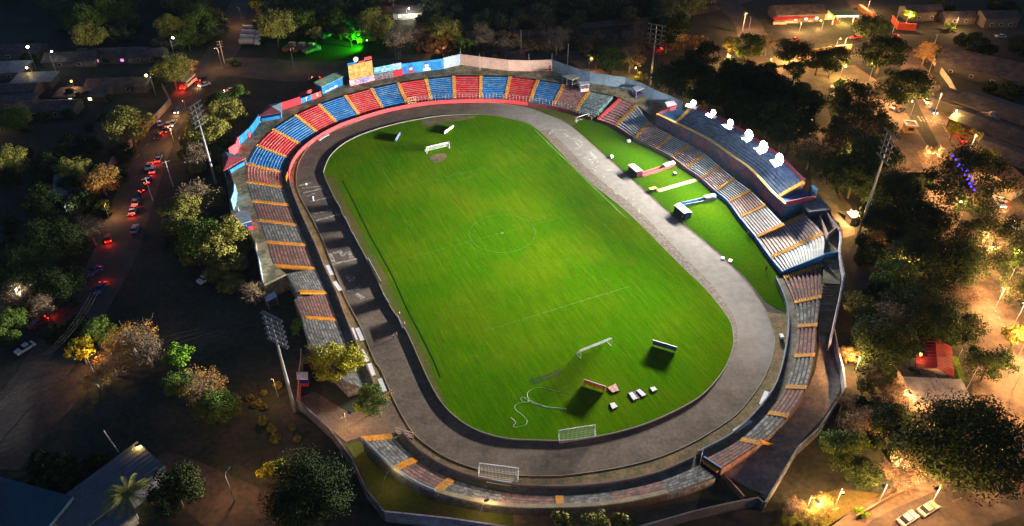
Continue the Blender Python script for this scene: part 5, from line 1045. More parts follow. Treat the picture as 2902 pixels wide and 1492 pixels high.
def trunk_mb(h, R, cl, r0, branches=8, twigs=0):
    mb = MB(); pts = [Vector((0, 0, -h)), Vector((R * .03, R * .02, -h * .5)), Vector((-.02 * R, .03 * R, -R * .15))]
    mb.tube(pts[0], pts[1], r0, r0 * .75, 7); mb.tube(pts[1], pts[2], r0 * .75, r0 * .5, 7)
    for k in range(branches):
        e = Vector(cl[k % len(cl)]) * (1.0 if k < len(cl) else .8); s = pts[1].lerp(pts[2], random.random()); m = s.lerp(e, .5) + Vector((random.uniform(-.1, .1), random.uniform(-.1, .1), .06)) * R
        mb.tube(s, m, r0 * .34, r0 * .2, 5); mb.tube(m, e, r0 * .2, r0 * .07, 5)
        for t in range(twigs):
            a = m.lerp(e, random.random()); b = a + Vector((random.gauss(0, 1), random.gauss(0, 1), random.gauss(.3, .7))).normalized() * R * random.uniform(.18, .38); c2 = b + Vector((random.gauss(0, 1), random.gauss(0, 1), random.gauss(.2, .7))).normalized() * R * .2
            mb.tube(a, b, r0 * .1, r0 * .05, 4, cap=False); mb.tube(b, c2, r0 * .05, r0 * .025, 3, cap=False)
    return mb
PROTO = {}
def protos(key, R, nleaf, ls, clumps, n, **k):
    tw = k.pop('twigs', 0); br = k.pop('branches', 8); hh = k.pop('h', R * .72 + 1.6); L = []
    for j in range(n):
        cm, cl = crown_mesh('crown', R, nleaf, ls, clumps, **k); tm = trunk_mb(hh, R, cl, .045 * R + .06, br, tw).mesh('trunk'); L.append((cm, tm, hh, R))
    PROTO[key] = L
protos('S', 3.0, 2200, .34, 16, 2); protos('M', 6.0, 8000, .40, 34, 4); protos('L', 10.5, 24000, .42, 70, 3, h=8.0)
protos('B', 6.0, 2800, .33, 40, 3, twigs=8, branches=26, spread=.24); protos('W', 9.5, 10000, .42, 64, 1, twigs=6, branches=34, spread=.2, h=8.0, inner=.5)
protos('U', 1.6, 700, .34, 9, 2, h=1.1)
def tree(cx, cy, r, lf, kind, label, zc=None, bark=None, group=None, name='tree'):
    pk = PROTO[kind]; cm, tm, hh, R = random.choice(pk)
    r *= 1.26 if (cx > 1650 and lf == 'dark') else 1.16; p = at(cx, cy, 6); s = r * mpp(p) / R
    zc = hh * s; p = at(cx, cy, zc); s = r * mpp(p) / R
    root = thing(name, label, 'tree' if name == 'tree' else name, (p.x, p.y, 0), random.uniform(0, 6.28), group); root.scale = (s, s, s * random.uniform(.92, 1.08))
    for nm, me, mt in (('trunk', tm, bark or BARK), ('crown', cm, LF[lf])):
        o = bpy.data.objects.new(nm, me); COL.objects.link(o); o.parent = root; o.location = (0, 0, hh)
        if not me.materials: me.materials.append(mt)
        o.material_slots[0].link = 'OBJECT'; o.material_slots[0].material = mt
    return root
TREES = [
 # right side, far to near
 (2195,66,42,'dark','M','dark tree above the tall pair at the top right road'),(2222,122,58,'dark','M','largest dark tree beside the road at the top right, below the orange wall'),(2278,208,62,'dark','M','round dark tree standing in the sandy car park'),(2097,146,42,'dark','M','flat dark tree before the orange lit low wall'),(2060,150,34,'dark','M','dark tree left of the flat dark tree at the low wall'),(1992,126,40,'dark','M','dark tree left of the orange forecourt wall'),(2000,175,30,'dark','S','small round dark tree below the forecourt'),(1881,116,44,'green','M','green edged tree above the sandy clearing at the top right'),
 (1835,112,26,'olive','S','small yellow lit tree left of the green edged tree'),(1770,135,40,'dark','M','dark tree right of the far floodlight mast'),(1540,150,42,'green','M','green tree before the orange earth bank at the far wall'),(1500,140,26,'dark','S','small dark tree at the left end of the orange earth bank'),(1585,140,40,'brown','B','bare twiggy tree left of the far floodlight mast'),(1610,192,16,'yellow','U','bright yellow lit shrub by the far floodlight mast'),(1740,236,26,'yellow','S','yellow lit shrub just behind the far end of the upper deck'),(1690,195,48,'dark','M','dark tree just right of the far floodlight mast foot'),
 (1735,175,50,'dark','M','dark tree in the grove behind the floodlights, farthest left'),(1790,225,52,'dark','M','dark tree in the grove behind the second floodlight'),(1850,200,56,'dark','M','dark tree in the grove behind the third floodlight'),(1905,205,52,'dark','M','dark tree in the grove by the sandy clearing'),(1960,225,58,'dark','M','dark tree in the middle of the grove'),(2015,260,60,'dark','M','dark tree on the right edge of the grove by the parked cars'),(1870,265,50,'dark','M','dark tree close behind the fourth floodlight'),(1930,290,55,'dark','M','dark tree close behind the fifth floodlight'),(1995,320,58,'dark','M','dark tree close behind the nearest floodlight'),(2040,375,48,'dark','B','twiggy dark tree right of the nearest floodlight'),(1965,345,36,'brown','B','bare tree showing sandy ground behind the floodlights'),(2090,420,44,'dark','M','dark tree above the side path behind the upper deck'),
 (2150,252,60,'dark','M','round dark tree right of the two white parked cars'),(2172,318,78,'dark','W','wide twiggy tree between the car park and the gatehouse'),(2120,340,44,'brown','B','brownish twiggy tree left of the wide twiggy tree'),(2200,395,62,'dark','M','dark tree behind the head of the right floodlight mast'),(2150,440,54,'dark','M','dark tree left of the right floodlight mast'),(2112,210,16,'bright','S','small bright green tree in the car park'),
 (2258,492,70,'dark','L','big dark tree right of the right floodlight mast'),(2310,545,66,'dark','M','dark tree by the bend of the sandy road'),(2205,540,50,'dark','M','dark tree behind the pale shed right of the mast foot'),(2350,400,46,'brown','B','brown bare tree beside the sandy ground at the right'),(2440,455,98,'dark','W','wide branching tree hung with blue lights'),(2510,600,88,'dark','W','wide open branched tree at the right border'),(2555,730,50,'dark','B','sparse tree with leaning trunk at the right border'),
 (2376,652,86,'dark','L','large dark tree left of the sandy right road'),(2300,640,56,'dark','M','dark tree left of the large one by the right road'),(2255,688,56,'green','M','dark green tree right of the white wall top'),(2205,600,34,'orange','B','orange lit bush at the foot of the right mast'),(2325,780,86,'dark','L','large dark tree halfway down the right side'),(2248,800,66,'brown','B','brown branchy tree behind the white wall'),(2165,772,46,'olive','M','olive tree just right of the broad steps'),(2420,745,50,'brown','B','thin brown tree beside the right road'),(2425,815,50,'dark','M','dark tree above the red roof house'),(2200,830,46,'dark','M','dark tree right of the white wall bend'),
 (2232,862,68,'dark','L','large dark tree left of the red roof house'),(2195,945,44,'dark','B','twiggy dark tree between the white wall and the yard'),(2135,890,28,'orange','B','orange lit leaves behind the white wall'),(2490,912,52,'dark','M','dark tree right of the red roof house hedge'),(2390,858,24,'green','S','small green tree behind the red roof'),(2250,990,44,'brown','B','brown branchy tree below the lit yard'),(2175,975,26,'olive','S','olive bush outside the wall at the right bend'),(2240,1062,56,'dark','M','dark round tree left of the great dark tree'),(2435,1115,138,'dark','L','great dark tree at the lower right'),(2330,1130,70,'dark','M','dark tree under the left flank of the great tree'),
 (2160,1060,54,'brown','B','grey brown tree beside the wall at the lower right'),(2130,1130,60,'green','M','green tree left of the bare branched tree at the lower right'),(2170,1190,44,'dark','M','dark bush below the green tree at the lower right'),(2080,1106,24,'bright','S','bright green bush outside the pale teal wall'),(2270,1178,66,'brown','B','bare branched tree over the orange lit grass'),(2166,1287,18,'bright','U','round bright green shrub on the orange lit grass'),(2070,1275,38,'orange','B','orange lit thin tree at the lower right'),(2000,1275,34,'brown','B','brown bush outside the corner of the dark wall'),(2040,1310,34,'olive','B','olive bush at the bottom edge right of the dark wall'),(2125,1010,30,'brown','B','brown bush outside the white wall'),
 # bottom
 (1420,1312,34,'olive','U','olive bush at the bottom edge below the near stand, left one'),(1500,1316,40,'olive','S','olive bush at the bottom edge below the near stand, middle one'),(1570,1312,30,'olive','U','olive bush at the bottom edge below the near stand, right one'),
 # left side
 (768,1232,112,'dark','L','great dark green tree outside the near left wall'),(690,1180,40,'yellow','S','yellow green flank tree beside the great green tree'),(848,905,64,'yellow','M','yellow green tree growing in the gap of the left stand'),(800,895,42,'olive','B','olive twiggy tree left of the yellow green tree'),(932,1006,44,'green','M','green tree by the entrance drive barrier'),(746,820,24,'bright','S','bright green bush against the back of the left stand'),(634,733,38,'brown','B','brown tuft tree by the pale blue sheet roof'),
 (437,1228,74,'dark','M','round dark tree right of the palm'),(507,966,62,'orange','B','orange brown tree in the middle of the lower left group'),(545,1020,54,'green','M','green tree below the orange brown one'),(449,900,38,'bright','S','bright green tree above the lower left group'),(452,965,44,'green','M','green tree left of the orange brown one'),(327,850,62,'orange','B','orange leaved tree at the lower left'),(366,880,54,'brown','B','grey branched bare tree right of the orange leaved tree'),(200,878,38,'yellow','S','yellow lit tree left of the orange leaved tree'),(245,830,44,'green','M','dark green tree above the yellow lit tree'),(275,905,52,'orange','B','rusty low tree below the orange leaved tree'),(240,955,34,'orange','B','rusty bush on the sandy corner at the lower left'),
 (487,490,60,'brown','B','brown bare crowned tree left of the floodlight mast foot'),(455,535,54,'olive','M','olive tree below the brown crowned tree'),(556,602,64,'olive','M','olive tree against the outside of the left wall'),(578,672,44,'olive','M','smaller olive tree by the left wall below the big one'),(500,600,62,'green','M','dim green tree left of the olive trees'),(460,610,50,'dark','M','dark tree at the edge of the left parking ground'),(535,500,34,'olive','M','olive tree behind the left mast pole'),
 (522,330,54,'olive','M','olive tree right of the left floodlight rack'),(492,392,42,'brown','B','brown tree below the left floodlight rack'),(572,282,46,'olive','M','olive tree by the far left booth'),(595,238,30,'green','S','small green tree by the road island at the upper left'),(545,262,36,'dark','M','dark tree between the road and the floodlight rack'),(320,312,60,'olive','M','olive tree beside the long low wall at the left'),(285,330,44,'brown','B','brown twiggy tree left of the olive one'),(428,170,52,'olive','M','olive tree by the left road corner'),(470,165,30,'orange','S','orange tinged bush right of the road corner tree'),(582,155,15,'green','U','small round tree on the road junction'),
 (251,447,46,'orange','M','orange tree in the dark left quarter'),(184,420,44,'olive','M','olive tree left of the orange tree'),(223,572,48,'brown','B','bare dark branched tree by the left junction'),(122,600,76,'dark','L','broad dark tree in the left quarter'),(60,660,76,'dark','L','broad dark tree at the left border'),(150,700,60,'dark','M','dark tree above the lit sandy yard'),(35,745,50,'brown','B','bare branched tree over the lit sandy yard'),(110,770,44,'brown','B','bare tree right of the lit sandy yard'),(18,825,50,'green','M','green tree at the left border below the sandy yard'),(10,400,52,'olive','M','olive tree at the left border in the upper half'),(28,296,46,'green','M','green tree below the roofs at the left border'),(95,500,50,'dark','M','dark tree left of the small shed roof'),
 (209,45,48,'green','M','green tree at the top left behind the roofs'),(223,86,40,'olive','M','olive tree right above the dark roofs at the top left'),(279,24,44,'green','M','tall green tree at the top left'),(432,66,42,'olive','M','olive tree left of the top left road'),(505,42,48,'green','M','dim tree beside the top left road'),(470,95,30,'green','M','green bush beside the top left road corner'),(198,70,12,'bright','U','small green lit shrub at the top left'),(645,10,18,'yellow','S','yellow lit tree at the top of the left road'),
 (689,59,52,'olive','M','olive tree above the parked tank trucks'),(760,45,42,'green','M','dim tree behind the green lit yard, left one'),(850,50,44,'green','M','dim tree behind the green lit yard, middle one'),(880,82,26,'bright','S','green lit bush at the back of the yard'),(790,80,22,'olive','S','olive bush at the left of the green lit yard'),(943,56,46,'olive','M','olive tree right of the green lit yard'),(1002,98,46,'brown','B','reddish bare tree in front of the pale house'),(1060,80,34,'brown','B','bare tree right of the pale house'),(1120,70,48,'olive','M','olive tree on the bank behind the mural wall'),(1215,95,42,'brown','B','bare brown tree on the bank behind the salmon wall'),(1170,110,30,'green','S','green bush behind the corner of the salmon wall'),(1270,118,34,'brown','B','thin brown tree behind the middle of the salmon wall'),(1245,150,14,'yellow','U','yellow lit shrub just above the salmon wall'),(1400,90,44,'brown','B','bare trees on the dark slope left of the far mast'),(1680,70,50,'dark','M','dark tree behind the rack of the far mast'),(1600,90,44,'brown','B','brown tree left of the rack of the far mast'),(1930,110,28,'brown','B','brown tree on the top right slope'),
 (2400,325,24,'yellow','S','yellow and green lit bush by the right road'),(2330,130,34,'orange','B','orange tinged bush at the road bend at the top right'),(2290,38,18,'bright','S','green lit bush by the orange wall at the top right'),(2392,68,14,'bright','U','small bright bush before the houses at the top right'),(2455,345,26,'olive','S','olive bush by the right road pavement'),(2480,395,36,'olive','S','olive tree along the pavement of the right road'),(2555,850,36,'olive','S','yellowish bush at the right border')]
for (cx, cy, r, lf, kd, lab) in TREES:
    tree(cx, cy, r, lf, kd, lab, bark=BARKP if lf in ('brown', 'orange') else BARK, name='shrub' if kd == 'U' else 'tree')
# far woods read as one mass
def wood(name, label, rects, n, lfs, rng=(26, 46)):
    vs, fs, off = [], [], 0; allq = []
    for k in range(n):
        x0, y0, x1, y1 = rects[k % len(rects)]; cx, cy = random.uniform(x0, x1), random.uniform(y0, y1); r = random.uniform(*rng); p = at(cx, cy, 5); R = r * mpp(p)
        nl = 2000; cm = RNG.normal(size=(14, 3)); cm /= np.linalg.norm(cm, axis=1)[:, None]; cm *= .62; kk2 = RNG.integers(0, 14, nl); d = RNG.normal(size=(nl, 3)); d /= np.linalg.norm(d, axis=1)[:, None]
        q = (cm[kk2] + d * (RNG.random(nl)[:, None] ** .5) * .42) * np.array([1, 1, .7]) * R; q[:, 2] += R * .75; q += np.array([p.x, p.y, 0]); nr = d + RNG.normal(size=(nl, 3)) * .6; t = np.cross(nr, RNG.normal(size=(nl, 3))); t /= np.linalg.norm(t, axis=1)[:, None]; b = np.cross(nr, t); b /= np.linalg.norm(b, axis=1)[:, None]; s = .7
        allq.append(np.stack([q - t * s * .5, q + b * s * .35, q + t * s * .5, q - b * s * .35], 1).reshape(-1, 3))
    V = np.concatenate(allq); me = bpy.data.meshes.new(name); me.from_pydata(V.tolist(), [], np.arange(len(V)).reshape(-1, 4).tolist()); me.update(); me.materials.append(LF[lfs])
    o = bpy.data.objects.new(name, me); COL.objects.link(o); tag(o, label, 'woodland', kind='stuff')
wood('woodland', 'dark woodland filling the top edge of the photo', [(0,-30,560,20),(640,-30,980,30),(1060,-30,1500,55),(1060,-20,1760,60),(1400,-30,1800,30)], 110, 'wood')
wood('woodland', 'dry brown wooded slope behind the salmon wall', [(1050,75,1180,120),(1200,70,1560,112),(1440,85,1800,110)], 46, 'brown', (14, 26))
wood('woodland', 'dark scrub and trees filling the unlit left quarter', [(0,340,330,560),(0,560,200,860),(60,380,300,520),(20,1100,250,1260),(60,1130,230,1220)], 60, 'dark', (26, 42))
wood('woodland', 'dark trees between the roofs at the right border', [(2450,200,2575,300),(2350,80,2575,130),(2300,0,2575,20)], 22, 'dark', (18, 30))
wood('undergrowth', 'dark undergrowth beneath the trees of the right side', [(2180,560,2330,760),(2170,760,2360,930),(1690,140,2030,300),(2150,980,2270,1110),(2180,430,2330,600),(2090,300,2220,440)], 120, 'dark', (18, 34))
wood('undergrowth', 'dry scrub along the outside of the near walls', [(650,1020,740,1080),(600,930,700,1000),(870,1290,960,1330),(1320,1312,1620,1330),(1950,1290,2080,1330),(2130,960,2170,1010)], 34, 'olive', (7, 13))
wood('undergrowth', 'olive undergrowth joining the crowns outside the left stand', [(440,450,530,640),(510,520,600,700),(470,300,560,400)], 54, 'olive', (18, 30))
wood('woodland', 'dim green woods between the top left roofs and the road', [(150,20,330,100),(400,30,560,110),(640,20,900,75)], 40, 'wood', (22, 36))
wood('woodland', 'dark trees standing between the roofs of the left settlement', [(0,100,120,130),(120,110,400,132),(240,180,400,205),(0,262,340,300),(150,205,280,225)], 44, 'dark', (11, 20))
# palm
p = at(316, 1246, 7.0); p.z = 0; pr_ = thing('palm_tree', 'palm tree with drooping fronds in front of the grey roofed building', 'palm tree', (p.x, p.y, 0)); HP = 7.0
mb = MB(); prev = Vector((0, 0, 0))
for k in range(8): q = Vector((.05 * k, .08 * sin(k), HP * (k + 1) / 8)); mb.tube(prev, q, .24 - .012 * k, .22 - .012 * k, 8); prev = q
part(pr_, 'trunk', mb, BARKP)
for k in range(26):
    az = 2 * pi * k / 26 + random.uniform(-.1, .1); el = random.uniform(.1, 1.0); mb = MB(); pts = []; Lf = random.uniform(4.4, 5.6)
    for j in range(8): t = j / 7; pts.append(prev + Vector((cos(az), sin(az), 0)) * (Lf * t * cos(el * .5)) + Vector((0, 0, Lf * (t * sin(el) - t * t * (.55 + .3 * sin(el))))))
    mb.path(pts, .035, 4); sd = Vector((-sin(az), cos(az), 0))
    for j in range(1, 8):
        for u in (0, .33, .66):
            q = pts[j - 1].lerp(pts[j], u); wl = .95 * (1 - .6 * abs(j / 7 - .45)); dr = (pts[j] - pts[j - 1]).normalized()
            for s in (-1, 1): e = q + sd * s * wl + dr * .45 - Vector((0, 0, .35)); mb.face([q - dr * .06, q + dr * .07, e])
    part(pr_, 'frond', mb, LF['olive'])
# string of blue lights
BL = emit('blue_light', (.08, .04, 1.0), 2.6); mb = MB(); src = [(2396,392),(2404,402),(2412,414),(2420,426),(2426,440),(2434,452),(2438,462),(2424,414),(2432,430),(2440,444),(2446,456),(2442,470),(2450,478),(2408,420)]
for (x, y) in src: q = at(x, y, 15.5); mb.sphere(q, .3, 6, 4)
lr = solo('light_string', mb, BL, 'string of small blue lights hanging in the wide branching tree', 'string lights')
# utility poles and wires
def upole(label, x, y, h=9, arms=1, az=0.6, lean=(0, 0)):
    b = at(x, y, 0); root = thing('utility_pole', label, 'utility pole', (b.x, b.y, 0)); t = Vector((lean[0], lean[1], h)); mb = MB(); mb.tube((0, 0, 0), t, .17, .11, 7); part(root, 'pole', mb, mat('pale_pole', (.42, .40, .38), .9, .2))
    for k in range(arms): mb = MB(); z = h - .4 - k * 1.1; c = t * (z / h); mb.tube(c - Vector((cos(az), sin(az), 0)) * 1.2, c + Vector((cos(az), sin(az), 0)) * 1.2, .06, .06, 5); part(root, 'crossarm', mb, STEEL)
    return b
upole('pale utility pole with several crossarms at the upper left road junction', 565, 160, 9.5, 3, .4); pA = upole('thin utility pole beside the left road', 436, 470, 9, 1); pB = upole('utility pole beside the left road near the parked white car', 385, 505, 8, 1)
upole('pale pole on the road behind the salmon wall', 1427, 165, 9, 0); upole('pole behind the salmon wall by the bank', 1310, 135, 10, 0); upole('left one of two thin poles behind the mural wall', 996, 150, 11, 0); upole('right one of two thin poles behind the mural wall', 1003, 152, 10, 0); upole('double pole at the gate of the grey roofed building at the bottom left', 298, 1138, 6, 0, lean=(-1.2, .5)); upole('pole beside the forecourt stalls at the top right', 2244, 85, 8, 1); upole('pole on the slope at the top right', 1866, 85, 9, 1); upole('tall pole at the left side of the car park', 2340, 140, 9, 1); upole('slender post on the right road by the parked red cars', 2430, 400, 9, 0)
mb = MB()
for dx in (-.8, 0, .8):
    a, b, c = at(238, 735, 8), at(120, 890, 8), at(-60, 1070, 8)
    for s, e in ((a, b), (b, c)):
        pts = [s.lerp(e, t) + Vector((dx, dx * .4, -1.2 * 4 * t * (1 - t))) for t in [k / 10 for k in range(11)]]; mb.path(pts, .011, 3)
solo('overhead_wire', mb, mat('wire_grey', (.07, .07, .07), .6, .1), 'bundle of overhead wires running down along the left road', 'wires')
# ================================================================== BUILDINGS
def house(label, x, y, w_, d_, rz, h, roof, wallm=PLAST, gable=True, lit=None, name='house', nwin=2, ov=.5, pitch=.2):
    b = at(x, y, 0); root = thing(name, label, 'house' if name == 'house' else name.replace('_', ' '), (b.x, b.y, 0), rz)
    mb = MB(); mb.box((0, 0, 0), (w_, d_, h)); part(root, 'wall', mb, wallm)
    mb = MB(); W2, D2 = w_ / 2 + ov, d_ / 2 + ov; rh = d_ * pitch if gable else d_ * .06
    if gable:
        for s in (-1, 1):
            mb.face([(-W2, s * D2, h - .05), (W2, s * D2, h - .05), (W2, 0, h + rh), (-W2, 0, h + rh)]); mb.face([(-W2, s * D2, h - .2), (-W2, 0, h + rh - .15), (W2, 0, h + rh - .15), (W2, s * D2, h - .2)]); mb.face([(-W2, s * D2, h - .2), (W2, s * D2, h - .2), (W2, s * D2, h - .05), (-W2, s * D2, h - .05)])
            g2 = MB(); x_ = s * (w_ / 2); g2.face([(x_, -d_ / 2, h - .001), (x_, d_ / 2, h - .001), (x_, 0, h + rh * .92)]); part(root, 'gable', g2, wallm)
    else: mb.prism([(-W2, -D2), (W2, -D2), (W2, D2), (-W2, D2)], h + .02, h + .15, z1s=[h + .15, h + .15, h + .15 + rh, h + .15 + rh])
    n = int(w_ / 1.0)
    for k in range(n + 1):
        xx = -W2 + 2 * W2 * k / n
        if gable:
            for s in (-1, 1): mb.tube((xx, s * D2, h - .02), (xx, 0, h + rh + .03), .045, .045, 3)
        else: mb.tube((xx, -D2, h + .17), (xx, D2, h + .17 + rh), .045, .045, 3)
    part(root, 'roof', mb, roof)
    for s in (-1, 1):
        for k in range(nwin):
            f = MB(); xx = -w_ / 2 + w_ * (k + .8) / (nwin + .6); f.box((xx, s * (d_ / 2 + .03), 1.0), (1.4, .1, 1.2)); fr = part(root, 'window', f, WHITE); g2 = MB(); g2.box((xx, s * (d_ / 2 + .07), 1.08), (1.2, .08, 1.04)); part(fr, 'pane', g2, lit if (lit and s < 0) else GLASSD)
    mb = MB(); mb.box((w_ * .42, -(d_ / 2 + .04), .02), (1.0, .1, 2.1)); part(root, 'door', mb, mat('wood_door', (.12, .06, .03), .7, .2))
    return root
LITW = emit('lit_window', (1, .8, .5), 3.0)
HS = [('low house with a dark wide roof at the far left border of the settlement',20,190,16,10,.1,3,ROOFG,False),('dark roofed house behind the bright white lamps',60,140,18,10,.05,3,ROOFD,True),('dark roofed house right of the bright white lamps',190,160,20,10,.08,3,ROOFD,True),('long dark roofed building in the middle of the left settlement',290,150,26,10,.05,3,ROOFD,True),('dark roofed house by the left road lamp',375,150,14,9,.1,3,ROOFD,True),('dim roofed house below the bright white lamps',95,215,14,8,.1,3,ROOFG,False),('low dark house beside the yellow lit yard',40,240,18,8,.05,3,ROOFD,True),('house with an orange lit front in the left settlement',215,250,18,7,.06,2.8,ROOFD,False),('long low house under the yellow lamp in the left settlement',305,225,22,8,.05,3,ROOFD,True),('pale walled small house at the left border',50,268,12,6,.02,3,ROOFD,False),('dark roof below the yellow lit yard',130,285,20,9,.05,3,ROOFD,True),
 ('small shed with pale gable in the left quarter',180,500,8,5,.3,3,ROOFG,True),('dark roof among the trees of the left quarter',190,470,9,6,.4,3,ROOFG,False)]
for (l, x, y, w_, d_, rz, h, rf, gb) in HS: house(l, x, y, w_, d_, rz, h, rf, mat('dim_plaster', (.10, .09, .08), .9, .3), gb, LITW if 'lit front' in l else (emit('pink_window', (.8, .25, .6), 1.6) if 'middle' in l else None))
house('long grey roofed building with a parapet at the bottom left', 285, 1262, 9, 18, radians(-38), 3.6, mat('dull_grey_roof', (.13, .13, .14), .7, .25, .4, 3), mat('grey_plaster', (.25, .24, .25), .9, .2), False, None, 'building', 1, .2)
house('teal sheet roofed hall cut by the bottom left corner', 10, 1330, 22, 12, radians(-16), 4.2, ROOFT, PLAST, False, None, 'hall', 3)
house('low annex with a grey roof under the palm', 262, 1330, 8, 9, radians(-38), 3.0, mat('slate_grey_roof', (.14, .14, .18), .7, .25), PLAST, False, None, 'annex', 1)
house('pale lit house with a dark roof at the top of the photo', 1026, 42, 13, 8, .1, 3.4, ROOFD, mat('cream_house', (.6, .58, .5), .9, .2), True, LITW, 'house', 3)
house('house with a red sheet roof and blue sign on the right', 2338, 925, 9, 6.5, radians(68), 3.2, ROOFR, PLAST, True, LITW, 'house', 2)
house('grey sheet roofed shed below the red roof house', 2345, 1012, 11, 6, radians(-4), 3.2, ROOFG, PLAST, False, None, 'shed', 1)
house('roofless walled yard room left of the red roof house', 2288, 950, 7, 6, radians(8), 2.6, mat('dark_flat_roof', (.05, .05, .06), .9, .3), PLAST, False, None, 'shed', 1, .05)
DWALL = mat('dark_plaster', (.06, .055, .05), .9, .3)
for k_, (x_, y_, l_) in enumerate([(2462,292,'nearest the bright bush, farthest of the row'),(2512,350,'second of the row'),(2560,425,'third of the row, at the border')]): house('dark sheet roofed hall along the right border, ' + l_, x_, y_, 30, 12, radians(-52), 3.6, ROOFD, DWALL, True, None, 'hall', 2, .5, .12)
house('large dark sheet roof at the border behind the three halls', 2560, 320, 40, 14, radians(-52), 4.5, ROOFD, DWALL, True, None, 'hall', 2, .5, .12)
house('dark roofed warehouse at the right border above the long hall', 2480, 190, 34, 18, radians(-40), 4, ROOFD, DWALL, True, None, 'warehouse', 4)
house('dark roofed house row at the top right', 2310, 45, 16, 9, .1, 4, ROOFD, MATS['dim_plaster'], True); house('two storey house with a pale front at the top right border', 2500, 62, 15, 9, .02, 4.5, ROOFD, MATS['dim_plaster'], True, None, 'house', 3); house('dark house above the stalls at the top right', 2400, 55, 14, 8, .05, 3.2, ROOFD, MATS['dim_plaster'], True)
house('dark shop roof beside the red stalls at the top right', 2000, 45, 22, 12, .06, 3.6, ROOFD, MATS['dim_plaster'], True, LITW, 'shop', 4); house('dark shop roof left of the filling station', 2060, 42, 14, 9, .04, 3.4, ROOFD, PLAST, False, LITW, 'shop', 2)
house('small pale shed at the foot of the right floodlight mast', 2141, 560, 2.6, 2.6, .2, 2.6, mat('pale_shed_roof', (.6, .52, .42), .8, .2), mat('pale_shed_wall', (.55, .5, .45), .8, .2), False, None, 'shed', 1, .15)
house('house with a rusty roof on the pavement of the right road', 2500, 470, 8, 14, radians(35), 3.4, ROOFB, PLAST, True)
house('house with a pale roof end beside the right road bush', 2492, 312, 7, 8, radians(30), 3.4, mat('pinkish_roof', (.3, .22, .19), .8, .3), PLAST, True)
# gatehouse
p = at(2284, 330, 0); gh = thing('gatehouse', 'small gatehouse with pale square roof frame and orange lit wall', 'gatehouse', (p.x, p.y, 0), radians(-8)); mb = MB(); mb.box((0, 0, 0), (3.2, 3.4, 2.7)); part(gh, 'wall', mb, mat('orange_plaster', (.5, .28, .08), .9, .2))
mb = MB()
for (cx, cy, sx, sy) in ((0, 1.8, 4.2, .7), (0, -1.8, 4.2, .7), (1.75, 0, .7, 2.9), (-1.75, 0, .7, 2.9)): mb.box((cx, cy, 2.7), (sx, sy, .3))
part(gh, 'roof_frame', mb, mat('cream_roof_frame', (.6, .55, .48), .8, .2)); mb = MB(); mb.box((0, 0, 2.71), (2.8, 2.9, .08)); part(gh, 'roof', mb, DSTEEL); mb = MB(); mb.box((0, -1.72, 1), (1.8, .08, 1)); part(gh, 'window', mb, GLASSD)
# filling station
p = at(2118, 62, 0); fs_ = thing('filling_station', 'brightly lit filling station canopy at the top right', 'filling station', (p.x, p.y, 0)); mb = MB(); mb.box((0, 0, 4.6), (13, 7, .7)); part(fs_, 'canopy', mb, mat('yellow_canopy', (.6, .55, .1), .7, .2))
mb = MB(); mb.box((-2.6, -3.56, 4.7), (4.6, .1, .5)); mb.box((2.6, -3.56, 4.7), (4.6, .1, .5)); part(fs_, 'light_panel', mb, emit('canopy_light', (1, .98, .75), 9))
for sx in (-4.5, 4.5): mb = MB(); mb.box((sx, 0, 0), (.4, .4, 4.6)); part(fs_, 'column', mb, WHITE); mb = MB(); mb.box((sx + 1.2, 0, 0), (.8, .6, 1.6)); part(fs_, 'pump', mb, WALLR)
# stalls, walls
mb = MB(); L = px([(2003,143),(2070,133),(2140,124)], 0); tag(solo('forecourt_wall', (lambda m: (m.wall([(q.x, q.y) for q in L], .3, 0, 2.2), m)[1])(mb), mat('ochre_wall', (.5, .32, .12), .9, .2), 'low ochre wall lit orange along the forecourt', 'wall'))
mb = MB(); L = px([(2240,55),(2255,75),(2300,78)], 0); mb.wall([(q.x, q.y) for q in L], .3, 0, 3); solo('shop_wall', mb, mat('vermilion_wall', (.55, .08, .03), .8, .2), 'vermilion red wall at the top right corner of the road', 'wall')
mb = MB(); L = px([(2155,25),(2195,55)], 0); mb.wall([(q.x, q.y) for q in L], 1.6, 0, 2.4); solo('terracotta_roof', mb, mat('terracotta', (.45, .16, .08), .8, .2), 'long terracotta low roof along the striped embankment', 'roof')
for k, (x, l) in enumerate([(1960,'red awning stall at the top right, left one'), (1990,'red awning stall at the top right, middle one'), (2025,'red awning stall at the top right, right one')]):
    p = at(x, 62 - k * 3, 0); o = thing('market_stall', l, 'stall', (p.x, p.y, 0)); mb = MB(); mb.prism([(-3, -1.5), (3, -1.5), (3, 1.5), (-3, 1.5)], 2.3, 2.5, z1s=[2.4, 2.4, 2.9, 2.9]); part(o, 'awning', mb, mat('red_awning', (.4, .03, .05), .8, .3)); mb = MB(); mb.box((0, .5, 0), (5.6, 1, 1)); part(o, 'counter', mb, PLAST)
    for sx in (-2.8, 2.8): mb = MB(); mb.tube((sx, -1.3, 0), (sx, -1.3, 2.4), .06, .06, 5); part(o, 'post', mb, STEEL)
mb = MB(); L = px([(410,225),(430,262),(415,280),(350,350),(285,415),(265,455)], 0); mb.wall([(q.x, q.y) for q in L], .3, 0, 2.4); solo('boundary_wall', mb, mat('grey_brown_wall', (.26, .21, .18), .9, .3), 'long grey brown boundary wall slanting beside the left road', 'wall')
mb = MB(); L = px([(1985,1340),(2080,1322),(2150,1308),(2230,1262),(2300,1228)], 0); mb.wall([(q.x, q.y) for q in L[2:]], .3, 0, 1.2); solo('kerb_wall', mb, mat('brown_wall', (.2, .14, .09), .9, .3), 'low brown wall between the dry grass and the lower right pavement', 'wall')
